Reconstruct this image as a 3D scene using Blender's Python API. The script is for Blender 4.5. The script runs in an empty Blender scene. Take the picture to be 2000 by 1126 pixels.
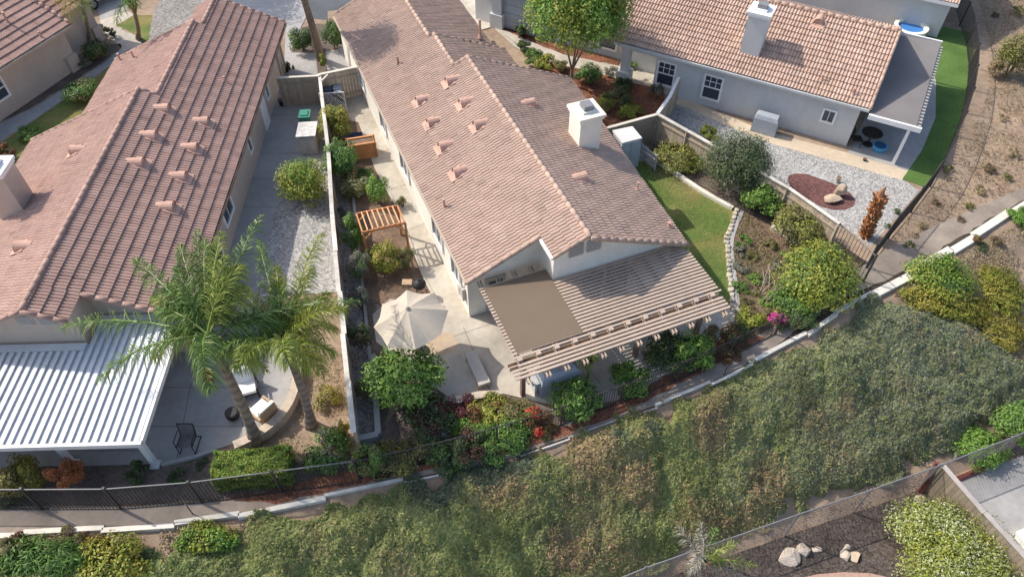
import bpy, math, random
import numpy as np
from mathutils import Vector
SC = bpy.context.scene
COL = SC.collection
R = math.radians
rng = np.random.default_rng(7)
random.seed(7)

# ------------------------------------------------------------------ camera model
F_PX, TH, HC = 1450.0, R(48.4), 23.0
def ray(u, v):
    x, y = u-1000.0, 563.0-v
    return np.array([x, F_PX*math.cos(TH)+y*math.sin(TH), -F_PX*math.sin(TH)+y*math.cos(TH)])
def A(u, v, z=0.0):
    d = ray(u, v)
    return np.array([0, 0, HC])+d*((z-HC)/d[2])
def depth(p):
    p = np.asarray(p, float)-np.array([0, 0, HC])
    return p[1]*math.cos(TH)-p[2]*math.sin(TH)
def ppm(p): return F_PX/depth(p)

# ------------------------------------------------------------------ terrain
KP = [(-300, 1052), (0, 1049), (80, 1046), (250, 1035), (365, 1027), (535, 1000), (700, 960), (745, 952), (860, 930), (1000, 898),
      (1075, 873), (1260, 806), (1340, 778), (1450, 723), (1560, 668), (1650, 603), (1735, 568), (1800, 530), (1900, 470), (2000, 405), (2300, 235)]
KW = np.array([A(*p)[:2] for p in KP])
FP = [(1200, 1165), (1573, 1033), (1716, 985), (1795, 955), (1900, 915), (2050, 850)]
ZL = -3.2
FW = np.array([A(p[0], p[1], ZL)[:2] for p in FP])
FW = np.vstack([[-14, 2.2], [-4, 5.9], FW, [30, 18.5], [45, 24]])
KW = np.vstack([[-60, 9.5], KW, [60, 45]])
def kline(x): return np.interp(x, KW[:, 0], KW[:, 1])
def fline(x): return np.interp(x, FW[:, 0], FW[:, 1])
def tz(x, y):
    k = kline(x); f = fline(x)
    t = np.clip((k-y)/(k-f), 0, 1)
    s = t*t*(3-2*t)
    return ZL*(0.6*t+0.4*s)
def T(u, v, dz=0.0):
    d = ray(u, v); o = np.array([0, 0, HC])
    a, b = 10.0/abs(d[2]), (HC+8)/abs(d[2])
    for _ in range(50):
        m = (a+b)/2; p = o+d*m
        if p[2] > tz(p[0], p[1])+dz: a = m
        else: b = m
    return o+d*((a+b)/2)

# ------------------------------------------------------------------ mesh building
class MB:
    def __init__(s): s.v = []; s.f = []; s.c = []; s.n = 0
    def add(s, V, Fs, col=(1, 1, 1)):
        V = np.asarray(V, float)
        s.v.append(V)
        for f in Fs:
            s.f.append([i+s.n for i in f])
        if len(col) and np.ndim(col) == 1: s.c.extend([tuple(col)]*len(Fs))
        else: s.c.extend([tuple(c) for c in col])
        s.n += len(V)
    def box(s, c, hx, hy, hz, col=(1, 1, 1)):
        c = np.asarray(c, float); hx, hy, hz = (np.asarray(k, float) for k in (hx, hy, hz))
        V = [c+a*hx+b*hy+e*hz for a in (-1, 1) for b in (-1, 1) for e in (-1, 1)]
        Fs = [(0, 1, 3, 2), (4, 6, 7, 5), (0, 4, 5, 1), (2, 3, 7, 6), (0, 2, 6, 4), (1, 5, 7, 3)]
        s.add(V, Fs, col)
    def bar(s, p, q, w, h, col=(1, 1, 1), up=(0, 0, 1)):
        p, q = np.asarray(p, float), np.asarray(q, float)
        d = q-p; L = np.linalg.norm(d); d = d/L
        side = np.cross(d, up); n = np.linalg.norm(side)
        if n < 1e-4: side = np.array([1., 0, 0])
        else: side = side/n
        u2 = np.cross(side, d)
        s.box((p+q)/2, d*L/2, side*w/2, u2*h/2, col)
    def tube(s, pts, rad, n=8, col=(1, 1, 1), cap=True):
        pts = [np.asarray(p, float) for p in pts]; V = []; Fs = []
        if np.ndim(rad) == 0: rad = [rad]*len(pts)
        for i, p in enumerate(pts):
            d = pts[min(i+1, len(pts)-1)]-pts[max(i-1, 0)]; d = d/np.linalg.norm(d)
            a = np.cross(d, (0, 0, 1.)) if abs(d[2]) < .95 else np.cross(d, (1., 0, 0))
            a = a/np.linalg.norm(a); b = np.cross(d, a)
            for k in range(n):
                t = 2*math.pi*k/n
                V.append(p+rad[i]*(math.cos(t)*a+math.sin(t)*b))
        for i in range(len(pts)-1):
            for k in range(n):
                Fs.append((i*n+k, i*n+(k+1) % n, (i+1)*n+(k+1) % n, (i+1)*n+k))
        if cap:
            Fs.append(tuple(range(n-1, -1, -1))); Fs.append(tuple((len(pts)-1)*n+k for k in range(n)))
        s.add(V, Fs, col)
    def prism(s, poly, z0, z1, col=(1, 1, 1)):
        n = len(poly)
        ar = sum(poly[i][0]*poly[(i+1) % n][1]-poly[(i+1) % n][0]*poly[i][1] for i in range(n))
        if ar < 0: poly = poly[::-1]
        V = [(p[0], p[1], z0) for p in poly]+[(p[0], p[1], z1) for p in poly]
        Fs = [tuple(range(n-1, -1, -1)), tuple(range(n, 2*n))]+[(i, (i+1) % n, n+(i+1) % n, n+i) for i in range(n)]
        s.add(V, Fs, col)
    def arr(s, V, Fq, C):
        s.v.append(np.asarray(V, float)); s.f.extend((np.asarray(Fq)+s.n).tolist()); s.c.extend(map(tuple, np.asarray(C))); s.n += len(V)

ORG = {}
def raw_mesh(name, V, Fl, C, mat, smooth=False):
    me = bpy.data.meshes.new(name)
    lens = np.array([len(f) for f in Fl], dtype=np.int32)
    if len(set(lens.tolist())) == 1: idx = np.asarray(Fl, dtype=np.int32).ravel()
    else: idx = np.concatenate([np.asarray(f, dtype=np.int32) for f in Fl])
    me.vertices.add(len(V)); me.vertices.foreach_set('co', np.ascontiguousarray(V, dtype=np.float32).ravel())
    me.loops.add(len(idx)); me.loops.foreach_set('vertex_index', idx)
    me.polygons.add(len(lens))
    me.polygons.foreach_set('loop_start', np.concatenate([[0], np.cumsum(lens)[:-1]]).astype(np.int32))
    me.polygons.foreach_set('loop_total', lens)
    me.polygons.foreach_set('use_smooth', np.full(len(lens), bool(smooth)))
    me.update(calc_edges=True)
    if C is not None:
        at = me.color_attributes.new('Col', 'FLOAT_COLOR', 'CORNER')
        cc = np.repeat(np.asarray(C, dtype=np.float32).reshape(-1, 3), lens, axis=0)
        at.data.foreach_set('color', np.hstack([cc, np.ones((len(cc), 1), np.float32)]).ravel())
    me.materials.append(mat); me.validate()
    return me
def thing(name, label, cat, loc, group=None):
    o = bpy.data.objects.new(name, None); COL.objects.link(o)
    o.location = [float(k) for k in loc]; o.empty_display_size = .2
    o['label'] = label; o['category'] = cat
    if group: o['group'] = group
    ORG[o.name] = np.asarray(loc, float)
    return o
def mesh_obj(name, mb, mat, org, smooth=False):
    if isinstance(mb, MB):
        V = np.vstack(mb.v); Fl = mb.f; C = mb.c
    else: V, Fl, C = mb
    me = raw_mesh(name, V-np.asarray(org, float), Fl, C, mat, smooth)
    o = bpy.data.objects.new(name, me); COL.objects.link(o)
    return o
def part(name, mb, mat, parent, label=None, smooth=False, kind=None):
    org = ORG[parent.name]
    o = mesh_obj(name, mb, mat, org, smooth); o.parent = parent
    ORG[o.name] = org
    if label: o['label'] = label
    if kind: o['kind'] = kind
    return o
def solo(name, mb, mat, label, cat, loc, group=None, smooth=False, kind=None):
    o = mesh_obj(name, mb, mat, loc, smooth); o.location = [float(k) for k in loc]
    ORG[o.name] = np.asarray(loc, float)
    if label: o['label'] = label
    if cat: o['category'] = cat
    if group: o['group'] = group
    if kind: o['kind'] = kind
    return o
def copy_tree(o, parent=None):
    c = o.copy(); COL.objects.link(c)
    if parent: c.parent = parent
    for ch in list(o.children): copy_tree(ch, c)
    return c

# ------------------------------------------------------------------ materials
MATS = {}
def mat(name, color=(1, 1, 1), rough=.8, n1=6., a1=.25, n2=.6, a2=.25, bump=.0, bscale=40., col=False, spec=.3, metal=0., vor=None, streak=0., tl=0., tint2=None, tamt=.5, tscale=.35):
    if name in MATS: return MATS[name]
    m = bpy.data.materials.new(name); m.use_nodes = True
    nt = m.node_tree; N = nt.nodes; Lk = nt.links
    bs = N['Principled BSDF']; out = N['Material Output']
    bs.inputs['Roughness'].default_value = rough; bs.inputs['Metallic'].default_value = metal
    bs.inputs['Specular IOR Level'].default_value = spec
    tc = N.new('ShaderNodeNewGeometry')
    def noise(sc, det=4):
        n = N.new('ShaderNodeTexNoise'); n.inputs['Scale'].default_value = sc; n.inputs['Detail'].default_value = det
        Lk.new(tc.outputs['Position'], n.inputs['Vector']); return n
    base = N.new('ShaderNodeRGB'); base.outputs[0].default_value = (*color, 1); cur = base.outputs[0]
    if tint2 is not None:
        n = noise(tscale, 5); mr = N.new('ShaderNodeMapRange'); mr.inputs[1].default_value = .42; mr.inputs[2].default_value = .62
        mr.inputs[4].default_value = tamt; Lk.new(n.outputs['Fac'], mr.inputs[0])
        mx = N.new('ShaderNodeMix'); mx.data_type = 'RGBA'; Lk.new(mr.outputs[0], mx.inputs[0]); Lk.new(cur, mx.inputs[6]); mx.inputs[7].default_value = (*tint2, 1); cur = mx.outputs[2]
    if col:
        at = N.new('ShaderNodeAttribute'); at.attribute_name = 'Col'
        mx = N.new('ShaderNodeMix'); mx.data_type = 'RGBA'; mx.blend_type = 'MULTIPLY'; mx.inputs[0].default_value = 1
        Lk.new(cur, mx.inputs[6]); Lk.new(at.outputs['Color'], mx.inputs[7]); cur = mx.outputs[2]
    for sc, am in ((n1, a1), (n2, a2)):
        if am <= 0: continue
        n = noise(sc)
        mr = N.new('ShaderNodeMapRange'); mr.inputs[1].default_value = .25; mr.inputs[2].default_value = .75
        mr.inputs[3].default_value = 1-am; mr.inputs[4].default_value = 1+am
        Lk.new(n.outputs['Fac'], mr.inputs[0])
        mx = N.new('ShaderNodeMix'); mx.data_type = 'RGBA'; mx.blend_type = 'MULTIPLY'; mx.inputs[0].default_value = 1
        Lk.new(cur, mx.inputs[6]); Lk.new(mr.outputs[0], mx.inputs[7]); cur = mx.outputs[2]
    hsrc = None
    if streak > 0:
        vm = N.new('ShaderNodeVectorMath'); vm.operation = 'MULTIPLY'; vm.inputs[1].default_value = (4.5, 4.5, .35); Lk.new(tc.outputs['Position'], vm.inputs[0])
        n = N.new('ShaderNodeTexNoise'); n.inputs['Scale'].default_value = 1.; n.inputs['Detail'].default_value = 5; Lk.new(vm.outputs[0], n.inputs['Vector'])
        mr = N.new('ShaderNodeMapRange'); mr.inputs[1].default_value = .45; mr.inputs[2].default_value = .75; mr.inputs[3].default_value = 1; mr.inputs[4].default_value = 1-streak; Lk.new(n.outputs['Fac'], mr.inputs[0])
        mx = N.new('ShaderNodeMix'); mx.data_type = 'RGBA'; mx.blend_type = 'MULTIPLY'; mx.inputs[0].default_value = 1; Lk.new(cur, mx.inputs[6]); Lk.new(mr.outputs[0], mx.inputs[7]); cur = mx.outputs[2]
    if vor:
        vs, va = vor
        v = N.new('ShaderNodeTexVoronoi'); v.inputs['Scale'].default_value = vs; Lk.new(tc.outputs['Position'], v.inputs['Vector'])
        sp = N.new('ShaderNodeSeparateColor'); Lk.new(v.outputs['Color'], sp.inputs[0])
        mr = N.new('ShaderNodeMapRange'); mr.inputs[3].default_value = 1-va; mr.inputs[4].default_value = 1+va
        Lk.new(sp.outputs[0], mr.inputs[0])
        mx = N.new('ShaderNodeMix'); mx.data_type = 'RGBA'; mx.blend_type = 'MULTIPLY'; mx.inputs[0].default_value = 1
        Lk.new(cur, mx.inputs[6]); Lk.new(mr.outputs[0], mx.inputs[7]); cur = mx.outputs[2]
        hsrc = v.outputs['Distance']
    Lk.new(cur, bs.inputs['Base Color'])
    if bump > 0:
        b = N.new('ShaderNodeBump'); b.inputs['Strength'].default_value = bump; b.inputs['Distance'].default_value = .03
        if hsrc is None: hsrc = noise(bscale, 3).outputs['Fac']
        Lk.new(hsrc, b.inputs['Height']); Lk.new(b.outputs[0], bs.inputs['Normal'])
    if tl > 0:
        tr = N.new('ShaderNodeBsdfTranslucent'); Lk.new(cur, tr.inputs['Color'])
        ms = N.new('ShaderNodeMixShader'); ms.inputs[0].default_value = tl
        Lk.new(bs.outputs[0], ms.inputs[1]); Lk.new(tr.outputs[0], ms.inputs[2]); Lk.new(ms.outputs[0], out.inputs['Surface'])
    MATS[name] = m
    return m
M_DIRT = mat('dry_dirt', (.33, .245, .175), .95, 3., .22, .25, .3, .35, 18, tint2=(.24, .17, .12), tamt=.8, tscale=.5)
M_SOIL = mat('garden_soil', (.17, .115, .08), .95, 8., .35, .9, .35, .5, 25)
M_DSOIL = mat('dark_soil', (.135, .105, .088), .95, 8., .35, .9, .35, .5, 25)
M_MULCH = mat('red_mulch', (.20, .085, .05), .95, 12., .35, 1.1, .4, .6, 40, vor=(16, .45))
M_BARK = mat('dark_bark_mulch', (.085, .068, .058), .95, 9., .3, .9, .35, .6, 40, vor=(16, .5))
M_CONC = mat('concrete', (.48, .44, .375), .85, 4., .09, .5, .2, .1, 60, col=True, tint2=(.36, .31, .25), tamt=.55, tscale=.7)
M_CONC_G = mat('grey_concrete', (.37, .355, .34), .85, 4., .09, .45, .2, .1, 60, col=True, tint2=(.31, .30, .30), tamt=.5, tscale=.7)
M_PATH = mat('drain_concrete', (.285, .235, .19), .9, 5., .12, .7, .25, .2, 50, col=True, tint2=(.22, .18, .15), tamt=.6, tscale=.9)
M_KERB = mat('pale_kerb', (.66, .62, .54), .85, 5., .1, .8, .12, .1, 50)
M_ASPH = mat('asphalt', (.10, .105, .115), .9, 6., .12, .5, .2, .1, 80)
M_GRAVEL = mat('grey_gravel', (.355, .345, .33), .95, 9., .12, .7, .1, .9, 20, vor=(15, .42))
M_GRAVD = mat('garden_gravel', (.27, .25, .23), .95, 9., .15, .7, .2, .9, 20, vor=(14, .45))
M_OVAL = mat('maroon_lava_rock', (.15, .072, .065), .95, 9., .12, .7, .1, .9, 20, vor=(17, .45))
M_LAWN = mat('mown_lawn', (.105, .145, .035), .95, 10., .22, .8, .22, .4, 60, tint2=(.24, .19, .07), tamt=.75, tscale=.55)
M_TURF = mat('bright_turf', (.085, .155, .035), .95, 10., .25, .8, .25, .4, 60)
M_TILE = mat('roof_tile', (1, 1, 1), .88, 2.2, .07, .4, .09, 0, col=True, spec=.25)
M_PINKV = mat('vent_metal', (.51, .32, .25), .8, 7., .12, 1.2, .12)
M_STUC_C = mat('cream_stucco', (.78, .74, .66), .9, 3., .04, .5, .09, .15, 90, streak=.05)
M_STUC_L = mat('beige_stucco', (.50, .415, .35), .9, 3., .05, .5, .10, .15, 90, streak=.05)
M_STUC_R = mat('grey_stucco', (.56, .57, .565), .9, 3., .04, .5, .09, .15, 90, streak=.05)
M_WHITE = mat('white_paint', (.80, .79, .77), .6, 4., .04, .8, .05)
M_ALU = mat('white_aluminium', (.62, .63, .64), .45, 4., .05, .8, .08, spec=.4)
M_PAN = mat('rib_shade_dusty_pan', (.58, .60, .63), .6, 7., .12, .9, .12, spec=.3)  # greyer and cooler than the ribs: their shade is put into the dusty white
M_TRIM = mat('tan_trim', (.47, .39, .31), .8, 4., .06, .8, .08)
M_GLASS = mat('window_glass', (.045, .06, .08), .08, 3., 0, .5, .2, spec=.7)
M_DARK = mat('dark_metal', (.022, .02, .02), .55, 4., .1, .8, .1)
M_IRON = mat('black_iron', (.045, .042, .042), .5, 4., .1, .8, .1)
M_GALV = mat('galvanised_wire', (.27, .27, .275), .5, 4., .08, .8, .1, metal=.4)
M_WIRE = mat('dull_wire', (.11, .10, .10), .6, 4., .08, .8, .1)
M_FENCE = mat('weathered_board', (.54, .44, .335), .9, 5., .12, .6, .15, col=True, streak=.15)
M_FCAP = mat('bleached_cap_board', (.62, .56, .47), .85, 5., .12, .6, .15)
M_WCAP = mat('weathered_white_cap', (.63, .595, .53), .85, 5., .14, .9, .16, col=True, tint2=(.48, .43, .36), tamt=.6, tscale=1.6)
M_RAIL = mat('grey_rail', (.17, .17, .175), .5, 4., .08, .8, .1)
M_CEDAR = mat('cedar', (.50, .235, .10), .75, 5., .16, .8, .12, col=True)
M_SLAT = mat('lattice_slat', (.44, .345, .275), .85, 5., .08, .6, .1)
M_POST = mat('brown_post', (.23, .15, .115), .85, 5., .1, .8, .1)
M_MESH = mat('tan_shade_cloth', (.175, .132, .095), .95, 30., .06, .7, .06, .25, 120)
M_GROOF = mat('grey_felt', (.20, .185, .18), .95, 14., .12, .7, .12, .2, 90)
M_LEAF = mat('leaf', (1, 1, 1), .55, 4., 0, 1., 0, col=True, tl=.28, spec=.35)
M_FROND = mat('frond', (1, 1, 1), .45, 4., 0, 1., 0, col=True, tl=.25, spec=.4)
M_TRUNK = mat('bark', (.20, .15, .11), .95, 9., .3, 1, .2, .5, 30)
M_PALMT = mat('palm_trunk', (.27, .215, .17), .95, 14., .25, 2, .2, .5, 30, col=True)
M_BOULD = mat('sandstone', (.55, .43, .31), .9, 4., .18, 1., .15, .5, 14)
M_STONE = mat('edging_stone', (.45, .41, .34), .9, 6., .25, 1., .2, .4, 20, col=True)
M_CANVAS = mat('umbrella_canvas', (.52, .455, .37), .9, 5., .05, .7, .07, tl=.12)
M_CLOTH_W = mat('white_cushion', (.80, .79, .77), .9, 5., .03, .7, .04)
M_TARP = mat('grey_tarp', (.36, .39, .43), .5, 5., .1, .9, .12, .2, 9)
M_BLUE = mat('pool_water', (.06, .22, .55), .08, 3., .05, .5, .05, spec=.6)
M_RED = mat('red_plastic', (.55, .03, .04), .5, 5., .05, .7, .05)
M_BLUEP = mat('blue_plastic', (.10, .33, .55), .5, 5., .08, .7, .08)
M_GREENP = mat('green_plastic', (.06, .24, .17), .5, 5., .08, .7, .08)
M_PLAST = mat('grey_plastic', (.45, .43, .41), .6, 5., .05, .7, .06)
M_RUBBER = mat('black_rubber', (.018, .018, .02), .7, 5., .1, .7, .1)
M_TANW = mat('tan_wood', (.45, .31, .19), .8, 6., .15, .8, .1)
M_CARP = mat('car_paint', (.55, .57, .60), .25, 3., .02, .5, .02, spec=.6)
M_SHAG = mat('dead_frond_bases', (1, 1, 1), .95, 10., .25, 1, .2, col=True)
M_REDW = mat('red_stained_wood', (.16, .055, .045), .8, 6., .2, .8, .1)

# ------------------------------------------------------------------ ground
def ground():
    xs = np.concatenate([[-300, -150, -80], np.arange(-45, 45.01, .3), [80, 150, 300]])
    ys = np.concatenate([[-200, -80, -20], np.arange(0, 60.01, .3), [90, 160, 300]])
    X, Y = np.meshgrid(xs, ys); Z = tz(X, Y)
    Z = Z + np.where((kline(X)-Y > .3), .05*np.sin(X*2.1+Y*1.3)+.04*np.sin(X*3.7-Y*2.9), 0)
    V = np.stack([X.ravel(), Y.ravel(), Z.ravel()], 1); nx, ny = len(xs), len(ys)
    i = np.arange(nx-1)[None, :]+nx*np.arange(ny-1)[:, None]; i = i.ravel()
    Fq = np.stack([i, i+1, i+1+nx, i+nx], 1)
    solo('ground', (V, Fq, None), M_DIRT, None, None, (0, 0, 0), smooth=True, kind='structure')
ground()
LEV = [0]
def sheet(name, px, m, z=0., joints=None, world=False, wobble=0):
    LEV[0] += 1; zz = z+.004*LEV[0]
    P = [A(p[0], p[1], z) if not world else np.array([p[0], p[1], z]) for p in px]
    if wobble:
        Q = []
        for a, b in zip(P, P[1:]+P[:1]):
            n = max(1, int(np.linalg.norm(b-a)/.4))
            for k in range(n):
                Q.append(a+(b-a)*k/n+np.array([*(rng.normal(0, wobble, 2)), 0]))
        P = Q
    ar = sum(P[i][0]*P[(i+1) % len(P)][1]-P[(i+1) % len(P)][0]*P[i][1] for i in range(len(P)))
    if ar < 0: P = P[::-1]
    mb = MB(); mb.add([(p[0], p[1], zz) for p in P], [tuple(range(len(P)))], (1, 1, 1))
    for j in joints or ():
        p, q = A(*j[0], z), A(*j[1], z)
        d = (q-p)/np.linalg.norm(q-p); s = np.array([-d[1], d[0], 0])*.014
        p[2] = q[2] = zz+.002
        mb.add([p-s, q-s, q+s, p+s], [(0, 1, 2, 3)], (.5, .48, .46))
    return solo(name, mb, m, None, None, (P[0][0], P[0][1], zz), kind='structure')

# top of the picture: street, drives, front gardens
sheet('road', [(-400, -10), (420, -40), (420, 12), (590, 35), (640, 40), (640, 22), (790, 8), (830, -10), (900, -60), (-400, -200)], M_ASPH)
sheet('driveway', [(195, 40), (230, 28), (250, 22), (262, 30), (240, 55), (236, 58), (272, 72), (278, 92), (240, 100), (225, 80), (198, 60)], M_CONC)
sheet('driveway', [(186, 0), (245, -10), (250, 20), (196, 40)], M_CONC_G)
sheet('lawn', [(228, 50), (262, 30), (300, 30), (300, 62), (285, 84), (270, 70)], M_LAWN, wobble=.05)
sheet('gravel_bed', [(292, 66), (300, 20), (330, -20), (440, -20), (420, 20), (380, 60), (330, 90), (290, 100)], M_GRAVD)
sheet('planting_bed', [(565, 55), (660, 45), (680, 100), (560, 105)], M_DSOIL, wobble=.08)
sheet('driveway', [(440, 0), (590, 0), (600, 30), (585, 60), (570, 98), (565, 150), (555, 150), (558, 60), (500, 40)], M_CONC_G)
sheet('path', [(562, 104), (618, 104), (622, 160), (545, 160)], M_CONC_G)
sheet('path', [(634, 102), (675, 94), (700, 130), (640, 150)], M_CONC_G)
sheet('planting_bed', [(615, 100), (636, 100), (640, 145), (622, 150)], M_DSOIL)
sheet('driveway', [(760, 10), (860, -20), (1000, -30), (975, 50), (940, 60), (900, 20)], M_CONC)
sheet('path', [(960, 52), (990, 62), (1060, 92), (1110, 110), (1200, 128), (1290, 150), (1284, 172), (1215, 158), (1150, 140), (1050, 118), (1000, 90)], M_CONC, wobble=.03)
sheet('planting_bed', [(960, 45), (1050, 75), (1210, 120), (1205, 128), (1110, 110), (1060, 92), (990, 62)], M_MULCH, wobble=.04)
sheet('planting_bed', [(985, 70), (1050, 118), (1150, 140), (1215, 158), (1300, 170), (1290, 225), (1180, 250), (1090, 150)], M_MULCH, wobble=.04)
sheet('path', [(1190, 130), (1290, 150), (1275, 172), (1215, 160)], M_CONC)
# between the two houses at upper left
LEV[0] = 0
sheet('path', [(-60, 270), (75, 205), (205, 122), (245, 88), (252, 95), (215, 128), (85, 222), (-40, 300)], M_CONC_G)
sheet('planting_bed', [(-60, 240), (20, 212), (150, 130), (205, 85), (235, 85), (240, 92), (200, 122), (70, 205), (-50, 262)], M_DSOIL, wobble=.04)
sheet('lawn', [(-60, 320), (85, 224), (215, 130), (240, 120), (180, 240), (60, 330)], M_LAWN, wobble=.05)
# yard of the house at left
LEV[0] = 4
sheet('patio', [(535, 150), (628, 150), (642, 345), (600, 365), (545, 400), (498, 600), (420, 700), (380, 680), (480, 330)], M_CONC_G,
      joints=[((505, 300), (640, 300)), ((490, 350), (560, 352)), ((470, 405), (545, 405)), ((530, 225), (632, 225))])
sheet('gravel_bed', [(545, 398), (600, 362), (642, 345), (668, 570), (560, 575), (505, 600), (520, 480)], M_GRAVEL, wobble=.04)
sheet('patio', [(-300, 690), (340, 670), (500, 600), (560, 680), (574, 740), (558, 790), (520, 832), (470, 862), (385, 890), (318, 906), (0, 914), (-300, 918)], M_CONC_G,
      joints=[((300, 757), (520, 757)), ((285, 833), (480, 833)), ((382, 700), (345, 900)), ((500, 640), (470, 860)), ((0, 880), (300, 880))])
sheet('planting_bed', [(-300, 918), (0, 915), (318, 907), (390, 892), (420, 900), (570, 905), (690, 880), (690, 925), (600, 950), (430, 972), (250, 985), (-300, 985)], M_DSOIL, wobble=.04)
# narrow strip and garden of the middle house
LEV[0] = 9
sheet('gravel_bed', [(634, 200), (648, 200), (670, 330), (712, 580), (740, 850), (690, 860), (668, 600), (645, 330)], M_GRAVD, wobble=.03)
sheet('planting_bed', [(650, 240), (700, 240), (735, 330), (775, 405), (830, 545), (868, 600), (800, 640), (738, 590), (712, 600), (690, 400)], M_SOIL, wobble=.03)
sheet('planting_bed', [(698, 560), (732, 590), (745, 680), (760, 800), (742, 850), (722, 700)], M_DSOIL, wobble=.02)
sheet('patio', [(634, 150), (735, 130), (800, 250), (960, 560), (1180, 560), (1340, 480), (1420, 560), (1432, 650), (1330, 720), (1200, 785), (1090, 795), (985, 770), (880, 780), (800, 720),
                (735, 668), (728, 615), (762, 585), (866, 600), (828, 545), (772, 405), (732, 330), (700, 240), (650, 232)], M_CONC,
      joints=[((735, 300), (780, 290)), ((765, 370), (815, 355)), ((800, 450), (850, 430)), ((835, 530), (885, 505)), ((880, 660), (1000, 620)), ((905, 640), (960, 770)), ((1090, 790), (1020, 690)), ((1180, 760), (1120, 690)), ((1270, 725), (1230, 640)), ((1390, 660), (1340, 590))])
sheet('patio', [(826, 668), (838, 655), (862, 648), (884, 655), (894, 672), (884, 690), (858, 698), (834, 690)], mat('tan_pavers', (.46, .36, .26), .9, 5, .12, .8, .15, .2, 30))
sheet('gravel_bed', [(700, 850), (742, 848), (800, 790), (860, 785), (870, 850), (780, 900), (700, 905)], M_GRAVD, wobble=.04)
sheet('planting_bed', [(740, 850), (800, 770), (885, 778), (985, 772), (1090, 797), (1160, 830), (1010, 880), (760, 935), (692, 945), (692, 905), (790, 890)], M_DSOIL, wobble=.04)
sheet('lawn', [(1195, 270), (1258, 318), (1292, 318), (1335, 348), (1440, 412), (1418, 470), (1422, 540), (1432, 610), (1395, 590), (1300, 500), (1180, 330)], M_LAWN, wobble=.03)
sheet('patio', [(1180, 255), (1215, 300), (1230, 318), (1292, 316), (1262, 285), (1250, 240)], M_CONC_G)
sheet('planting_bed', [(1444, 415), (1520, 450), (1600, 492), (1640, 480), (1690, 512), (1640, 560), (1500, 645), (1425, 680), (1330, 730), (1322, 720), (1432, 650), (1426, 540), (1422, 470)], M_SOIL, wobble=.04)
sheet('planting_bed', [(1255, 310), (1275, 285), (1290, 285), (1420, 360), (1540, 420), (1640, 480), (1600, 490), (1500, 438), (1430, 402), (1335, 345), (1292, 316)], M_DSOIL, wobble=.03)
# yard of the house at right
LEV[0] = 0
sheet('gravel_bed', [(1290, 224), (1330, 196), (1500, 262), (1665, 318), (1762, 350), (1796, 372), (1700, 482), (1640, 436), (1540, 368), (1410, 292)], M_GRAVEL)
sheet('path', [(1315, 200), (1330, 190), (1500, 258), (1655, 298), (1775, 334), (1762, 352), (1655, 322), (1490, 276)], mat('tan_concrete', (.56, .46, .34), .85, 4., .07, .5, .14, .1, 60))
sheet('lava_rock_bed', [(1538, 352), (1540, 343), (1552, 339), (1575, 340), (1610, 352), (1640, 364), (1662, 378), (1671, 392), (1667, 403), (1650, 410), (1625, 410), (1598, 401), (1560, 378), (1543, 364)], M_OVAL)
sheet('patio', [(1655, 298), (1700, 210), (1850, 60), (1850, 150), (1828, 160), (1827, 230), (1800, 295), (1775, 334)], M_CONC_G)
sheet('lawn', [(1700, 20), (1780, 40), (1898, 65), (1903, 150), (1890, 215), (1855, 290), (1806, 366), (1762, 350), (1800, 295), (1827, 230), (1828, 160), (1800, 60), (1700, 45)], M_TURF)
# drain path and strips below the fences
LEV[0] = 20
UP = [(-300, 992), (0, 990), (250, 990), (430, 978), (540, 962), (700, 927), (1000, 864), (1260, 768), (1450, 672), (1560, 612), (1640, 556), (1700, 508), (1770, 470), (1850, 432), (2000, 368), (2300, 220)]
LO = [(-300, 1046), (0, 1043), (80, 1040), (250, 1029), (365, 1021), (535, 994), (700, 954), (745, 946), (860, 924), (1000, 892), (1075, 867), (1260, 800), (1340, 772), (1450, 717), (1560, 661), (1650, 596), (1735, 560), (1800, 522), (1900, 462), (2000, 397), (2300, 228)]
pj = []
for k in range(1, 26):
    pass
sheet('path', UP+LO[::-1], M_PATH)
sheet('planting_bed', [(425, 978), (540, 958), (690, 920), (860, 885), (1010, 855), (1110, 832), (1280, 748), (1480, 655), (1492, 664), (1440, 690), (1285, 776), (1180, 820), (1090, 855), (1000, 884), (860, 916), (740, 938), (540, 984)], M_MULCH, wobble=.05)
sheet('gutter', [(1500, 692), (1560, 661), (1650, 596), (1735, 560), (1800, 522), (1900, 462), (2000, 397), (2000, 390), (1890, 456), (1795, 515), (1725, 550), (1640, 586), (1550, 650)], mat('leaf_litter', (.06, .045, .035), .95, 12, .4, 1, .3, .5, 30), wobble=.03)
# lower yard
sheet('planting_bed', [(900, 1400), (1195, 1166), (1573, 1034), (1716, 986), (1795, 957), (1850, 985), (2020, 1190), (2100, 1500)], M_BARK, z=ZL)
sheet('patio', [(1850, 955), (1900, 925), (2250, 800), (2300, 1200), (2120, 1220), (1990, 1075)], M_CONC_G, z=ZL)
LEV[0] = 0

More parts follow.
